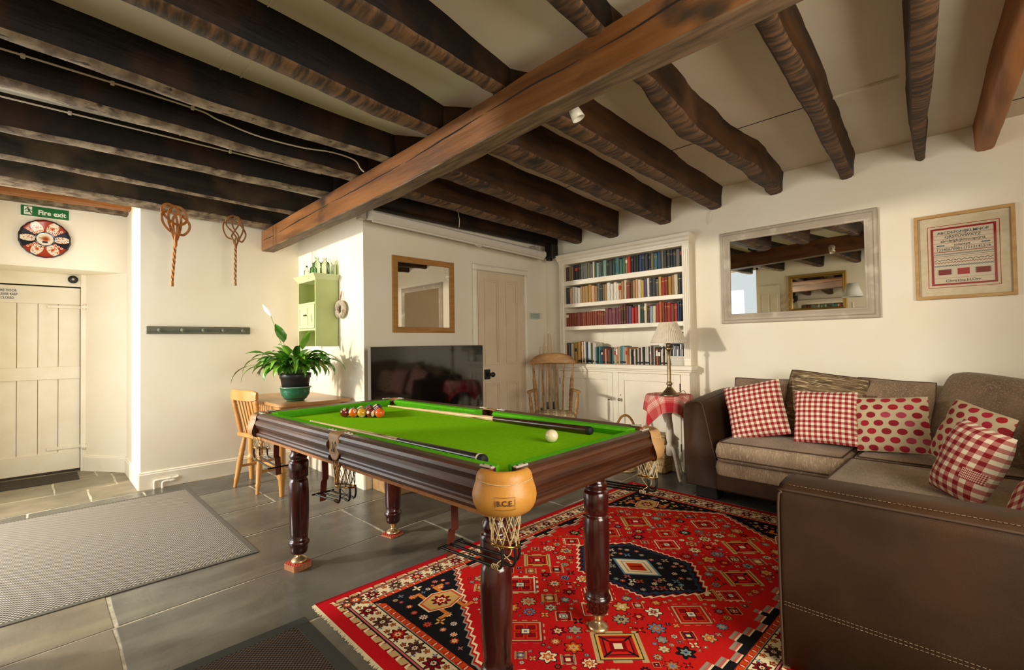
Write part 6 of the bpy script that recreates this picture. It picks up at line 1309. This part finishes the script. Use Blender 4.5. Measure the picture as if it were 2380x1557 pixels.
# ---------------------------------------------------------------- left wall things
RAT = mat('orange_rattan', '#b06c20', '#8a4e14', scale=20, rough=.4, coat=.2); RAT2 = mat('brown_rattan', '#9a6c3a', '#7a4f26', scale=20, rough=.45, coat=.15)
def px(p, ox, oz, k): return [((a-ox)*k[0], (oz-b)*k[1]) for a, b in p]
def beater(label, x, z, m, loops, hl, k, ox, oz, strands, tie, yb):
    t = thing('carpet_beater', label, 'carpet beater', (x, yb, z))
    for L in loops:
        g = G(); P2 = px(L, ox, oz, k); S = spline([(a, 0, b) for a, b in P2], 8); n = len(S)
        for s in range(strands):
            o = (s-(strands-1)/2)*.0068; Q = []
            for i, q in enumerate(S):
                tg = (S[min(i+1, n-1)]-S[max(i-1, 0)]); tg = tg.normalized() if tg.length > 1e-6 else Vector((0, 0, 1)); nr = Vector((tg.z, 0, -tg.x)); Q.append(q+nr*o+Vector((0, -.006-.006*math.sin(i*.35+len(L)), 0)))
            g.tube(Q, .0036, 6)
        g.build('head_loop', m, t)
    for s in range(3):
        g = G(); g.tube([(.0065*math.cos(i*.55+s*2.09)+hl[0]*i/30, -.006+.0065*math.sin(i*.55+s*2.09), -hl[1]*i/30) for i in range(31)], .0055, 6); g.build('handle_cane', m, t)
    g = G(); zt = (oz-min(b for L in loops for a, b in L))*k[1]; g.tube([(0, -.012, zt-.012), (0, .01, zt-.006), (0, .085, zt-.004)], .003, 6); g.build('hook', IRON, t)
    for a, b in tie: g = G().at((hl[0]*a, -.006, -hl[1]*a)); g.lathe([(.0125, -b), (.0135, 0), (.0115, b)], 10); g.build('binding', m, t)
    return t
K1 = (.00060, .000734)
beater('orange rattan carpet beater with triple cane loops, left of the two on the wall', .796, 2.064, RAT,
       [[(1985, 575), (1950, 505), (1885, 455), (1835, 370), (1838, 300), (1900, 262), (1968, 290), (2000, 345), (2004, 450), (1990, 575)],
        [(1990, 575), (2010, 515), (2080, 508), (2140, 440), (2136, 370), (2080, 312), (2010, 285), (1962, 330), (1955, 430), (1980, 575)],
        [(1975, 575), (1935, 470), (1908, 370), (1912, 270), (1960, 205), (2050, 212), (2110, 285), (2108, 355), (2040, 400), (1950, 385), (1868, 325), (1832, 250), (1868, 196), (1945, 192), (2012, 240), (2046, 330), (2038, 440), (1998, 575)]],
       (-.026, .372), K1, 1985, 575, 3, [(.0, .05), (.97, .02)], 4.69)
K2 = (.00086, .00115)
beater('brown rattan pretzel carpet beater, right of the two on the wall', 1.244, 2.073, RAT2,
       [[(768, 460), (748, 405), (690, 385), (655, 330), (668, 275), (730, 255), (800, 272), (848, 315), (862, 365), (825, 412), (772, 385), (765, 455)],
        [(768, 460), (742, 400), (738, 365), (800, 275), (780, 225), (735, 218), (688, 250), (690, 300), (740, 345), (790, 400), (768, 460)],
        [(768, 458), (800, 400), (838, 320), (830, 260), (785, 222), (740, 260), (755, 320), (800, 380), (770, 456)]],
       (-.004, .345), K2, 768, 455, 2, [(0, .012), (.96, .012)], 4.73)
def peg_rail():
    t = thing('peg_rail', 'dark grey-green peg rail with five round knobs on the back wall', 'peg rail', (1.048, 5.04, 1.338)); PG = mat('grey_green_stain', '#6d6d5b', '#4e4f42', scale=5, stretch=(.4, 3, 6), rough=.6, bump=.1)
    g = G(); g.cbox(-.40, .398, -.020, 0, -.033, .033, .003); g.build('board', PG, t)
    for x in (.735, .899, 1.057, 1.214, 1.376): g = G().at((x-1.048, -.020, 0), (PI/2, 0, 0)); g.lathe([(.010, 0), (.009, .018), (.016, .026), (.019, .034), (.016, .042), (0, .046)], 16); g.build('peg', PG, t)
peg_rail()
def fire_sign():
    t = thing('fire_exit_sign', 'green fire exit sign with a running figure above the plate', 'sign', (.044, 5.897, 2.400)); GN = mat('sign_green', '#0f6b2c', rough=.35); WS = mat('sign_white', '#f1ead8', rough=.4); g = G(); g.box(-.160, .160, -.0012, .003, -.050, .050); g.build('border', WS, t)
    g = G(); g.box(-.153, .153, -.003, -.001, -.044, .044); g.build('face', GN, t)
    g = G(); g.box(-.133, -.083, -.0038, -.0028, -.034, .036); p = g.build('doorway', WS, t)
    Y0, Y1 = -.0048, -.0036
    def lm(a, b, r): 
        g = G(); dx, dz = b[0]-a[0], b[1]-a[1]; l = math.hypot(dx, dz); nx, nz = -dz/l*r, dx/l*r; g.prism([(a[0]+nx, a[1]+nz), (a[0]-nx, a[1]-nz), (b[0]-nx, b[1]-nz), (b[0]+nx, b[1]+nz)], Y0, Y1, 'y'); return g
    c = (-.106, .0)
    g = G(); g.prism([(c[0]-.004+.0062*math.cos(a*PI/6), .026+.0062*math.sin(a*PI/6)) for a in range(12)], Y0, Y1, 'y')
    for a, b, r in (((-.108, .017), (-.100, -.002), .0062), ((-.106, .013), (-.122, .012), .003), ((-.122, .012), (-.128, .000), .003), ((-.104, .012), (-.090, .004), .003), ((-.090, .004), (-.082, .008), .003), ((-.100, -.002), (-.112, -.014), .004), ((-.112, -.014), (-.126, -.016), .0036), ((-.100, -.002), (-.092, -.016), .004), ((-.092, -.016), (-.084, -.030), .0036), ((-.084, -.030), (-.076, -.029), .003)):
        q = lm(a, b, r); bb = len(g.v); g.v += q.v; g.f += [[i+bb for i in f] for f in q.f]; g.m += q.m; g.sm += q.sm
    g.build('running_figure', GN, p)
    text('sign_lettering', 'Fire exit', .058, WS, t, (.043, -.0032, -.006), (PI/2, 0, 0), .0005, xs=.92, bold=.0016)
fire_sign()
def plate_img():
    n = 512; yy, xx = (np.mgrid[0:n, 0:n]+.5)/n*2-1; r = np.hypot(xx, yy); a = np.arctan2(yy, xx); A = np.zeros((n, n, 3), np.float32); A[:] = hexc('#2a2a30'); rs = np.random.RandomState(4)
    W, RD, OR, NV, GY = hexc('#e8dcc4'), hexc('#a3341a'), hexc('#cc5a22'), hexc('#20222b'), hexc('#7c8088')
    ad = np.degrees(a) % 360
    for c, hw, col in ((90, 14, RD), (270, 14, RD), (35, 13, RD), (145, 13, RD), (215, 13, RD), (325, 13, RD), (0, 24, NV), (180, 24, NV)):
        d = np.abs((ad-c+180) % 360-180); A[(d < hw+6) & (r > .3)] = col
    for c, hw in ((62, 19), (118, 19), (242, 19), (298, 19), (0, 15), (180, 15)):
        d = (ad-c+180) % 360-180; e = (d/hw)**2*(r/.66)**2*1.0+((r-.66)/.30)**2
        k = e < 1; A[k] = W; k2 = (e < 1.09) & ~k; A[k2] = hexc('#c9a25a')
    for _ in range(420):
        t, q = rs.uniform(0, 2*PI), rs.uniform(.42, .9); x, y = q*math.cos(t), q*math.sin(t); d = np.hypot(xx-x, yy-y); s = rs.uniform(.008, .028); m = (d < s) & (np.abs(A-W).sum(-1) < .1); A[m] = [OR, RD, OR, GY, hexc('#d98a4a')][rs.randint(5)]
    for c in (62, 118, 242, 298):
        x, y = .64*math.cos(math.radians(c)), .64*math.sin(math.radians(c)); d = np.hypot(xx-x, yy-y)+rs.rand(n, n)*.05; A[d < .10] = OR; A[d < .05] = RD
    for c in (35, 145, 215, 325):
        for q in (.50, .64, .78):
            x, y = q*math.cos(math.radians(c)), q*math.sin(math.radians(c)); d = np.hypot(xx-x, yy-y); A[d < .055] = W; A[d < .035] = OR
    A[r < .40] = GY; A[(r < .39) & ((ad*0+np.floor(ad/22.5)) % 2 == 0) & (r > .34)] = NV; A[r < .33] = W; d = np.hypot(xx-.03, yy-.02)+rs.rand(n, n)*.12; A[(d < .20)] = OR; A[d < .08] = RD; A[(np.abs(xx-.0) < .10) & (np.abs(yy+.16) < .045)] = NV
    A[(np.abs(yy-.05) < .02) & (np.abs(xx+.1) < .14)] = hexc('#8a5a2a')
    A[(np.abs(a*0+r-.955) < .02)] = NV
    return A
def plate():
    t = thing('decorative_plate', 'scalloped red, white and blue painted plate on the wall over the door', 'plate', (.042, 5.868, 2.162)); PM = imgmat('painted_porcelain', plate_img(), rough=.18, spec=.6); g = G(); n = 96; R = .163; vs = []; uv = []
    rad = [0, .30, .36, .46, .60, .75, .88, .96, 1.0]; dep = [.022, .022, .020, .014, .010, .006, .002, 0, .001]
    for q, dd in zip(rad, dep):
        for i in range(n):
            a = 2*PI*i/n; s = 1+.022*abs(math.sin(a*9))*q**4; vs.append((R*q*s*math.cos(a), -.0+dd, R*q*s*math.sin(a))); uv.append((.5+.5*q*math.cos(a)*.985, .5+.5*q*math.sin(a)*.985))
    fs = []; us = []
    for k in range(len(rad)-1):
        for i in range(n):
            f = (k*n+i, (k+1)*n+i, (k+1)*n+(i+1) % n, k*n+(i+1) % n); fs.append(f[::-1]); us.append([uv[j] for j in f[::-1]])
    g.add(vs, fs, True, us); b = g.build('porcelain', PM, t); sol = b.modifiers.new('thickness', 'SOLIDIFY'); sol.thickness = .005; sol.offset = -1
    g = G(); g.tube([(R*1.003*(1+.022*abs(math.sin(2*PI*i/96*9)))*math.cos(2*PI*i/96), .001, R*1.003*(1+.022*abs(math.sin(2*PI*i/96*9)))*math.sin(2*PI*i/96)) for i in range(96)], .0025, 6, closed=True); g.build('dark_rim', mat('brown_glaze_rim', '#2a1d15', rough=.3), t)
    g = G(); g.tube([(-.06, .02, 0), (0, .030, .04), (.06, .02, 0)], .002, 6); g.build('hanger_wire', IRON, t)
plate()
t = thing('door_alarm', 'round black alarm dome on the frame above the plank door', 'alarm', (.242, 6.33, 1.868)); g = G().at((0, 0, 0), (PI/2, 0, 0)); g.lathe([(.036, 0), (.038, .010), (.036, .026), (.028, .034), (.012, .036), (0, .036)], 26); g.build('body', IRON, t); g = G().at((0, -.036, 0), (PI/2, 0, 0)); g.lathe([(.011, 0), (.011, .003), (.006, .004), (0, .004)], 14); g.build('centre', mat('pale_grey_button', '#a8a496', rough=.4), t)
def pipes():
    for lb, pts in (('upper white heating pipe bending out of the skirting board', [(.70, 5.005, -.008), (.70, 5.005, .055), (.715, 5.005, .068), (.80, 5.005, .068), (.86, 5.005, .068), (.868, 5.012, .068), (.87, 5.03, .068)]), ('lower white heating pipe bending out of the skirting board', [(.755, 5.00, -.008), (.755, 5.00, .038), (.768, 5.0, .050), (.82, 5.0, .050), (.838, 5.0, .050), (.846, 5.01, .050), (.848, 5.03, .050)])):
        o = Vector(pts[0]); t = thing('heating_pipe', lb, 'pipe', pts[0]); g = G(); g.tube([Vector(p)-o for p in spline(pts, 5)], .0095, 10); g.build('tube', PAINT, t); g = G(); g.at(Vector(pts[3])-o, (0, PI/2, 0)); g.lathe([(.0125, -.012), (.0125, .012)], 12); g.build('collar', PAINT, t)
pipes()
# ---------------------------------------------------------------- seen only in the large mirror
def standard_lamp():
    l = thing('standard_lamp', 'white standard lamp reflected beside the gilt mirror', 'lamp', (-.20, 1.46, 0)); W = mat('turned_white_lamp', '#d9cfbc', rough=.5)
    g = G(); g.lathe([(0, 0), (.14, 0), (.14, .02), (.05, .05), (.025, .08), (.022, .5), (.03, .52), (.022, .55), (.018, 1.2), (.026, 1.25), (.018, 1.30), (.016, 1.72)], 20); g.build('post', W, l)
    g = G(); g.lathe([(.135, 1.80), (.137, 1.80), (.066, 2.0), (.064, 2.0)], 32, cap=False); g.build('lamp_shade', mat('white_lamp_shade', '#dfe0dc', rough=.8), l)
standard_lamp()
def shutter():
    d = thing('panelled_shutter', 'white four panel shutter standing open beside the garden door', 'shutter', (-.43, 2.52, 0)); g = G(); g.box(0, .02, -.02, .30, .05, 2.10); g.build('slab', PAINT, d)
    for y in (.01, .15):
        for z in (.2, .8, 1.45): g = G(); g.cbox(.018, .028, y, y+.11, z, z+.5, .004); g.build('panel', PAINT, d)
    h = thing('shell_mobile', 'hanging string of shells by the garden door, seen reflected', 'ornament', (-.42, 2.42, 2.0)); g = G(); rs = random.Random(2)
    for k in range(5): g.tube([(0, -.06+.03*k, 0), (0, -.06+.03*k, -.42)], .001, 4)
    g.build('string', CABLE, h)
    for k in range(16): g = G().at((0, -.06+.03*(k % 5), -.04-.024*k), (rs.random(), rs.random(), 0)); g.lathe([(0, -.012), (.014, -.004), (.014, .004), (0, .010)], 8); g.build('shell', mat('peach_shell', '#d9b090', rough=.5), h)
shutter()
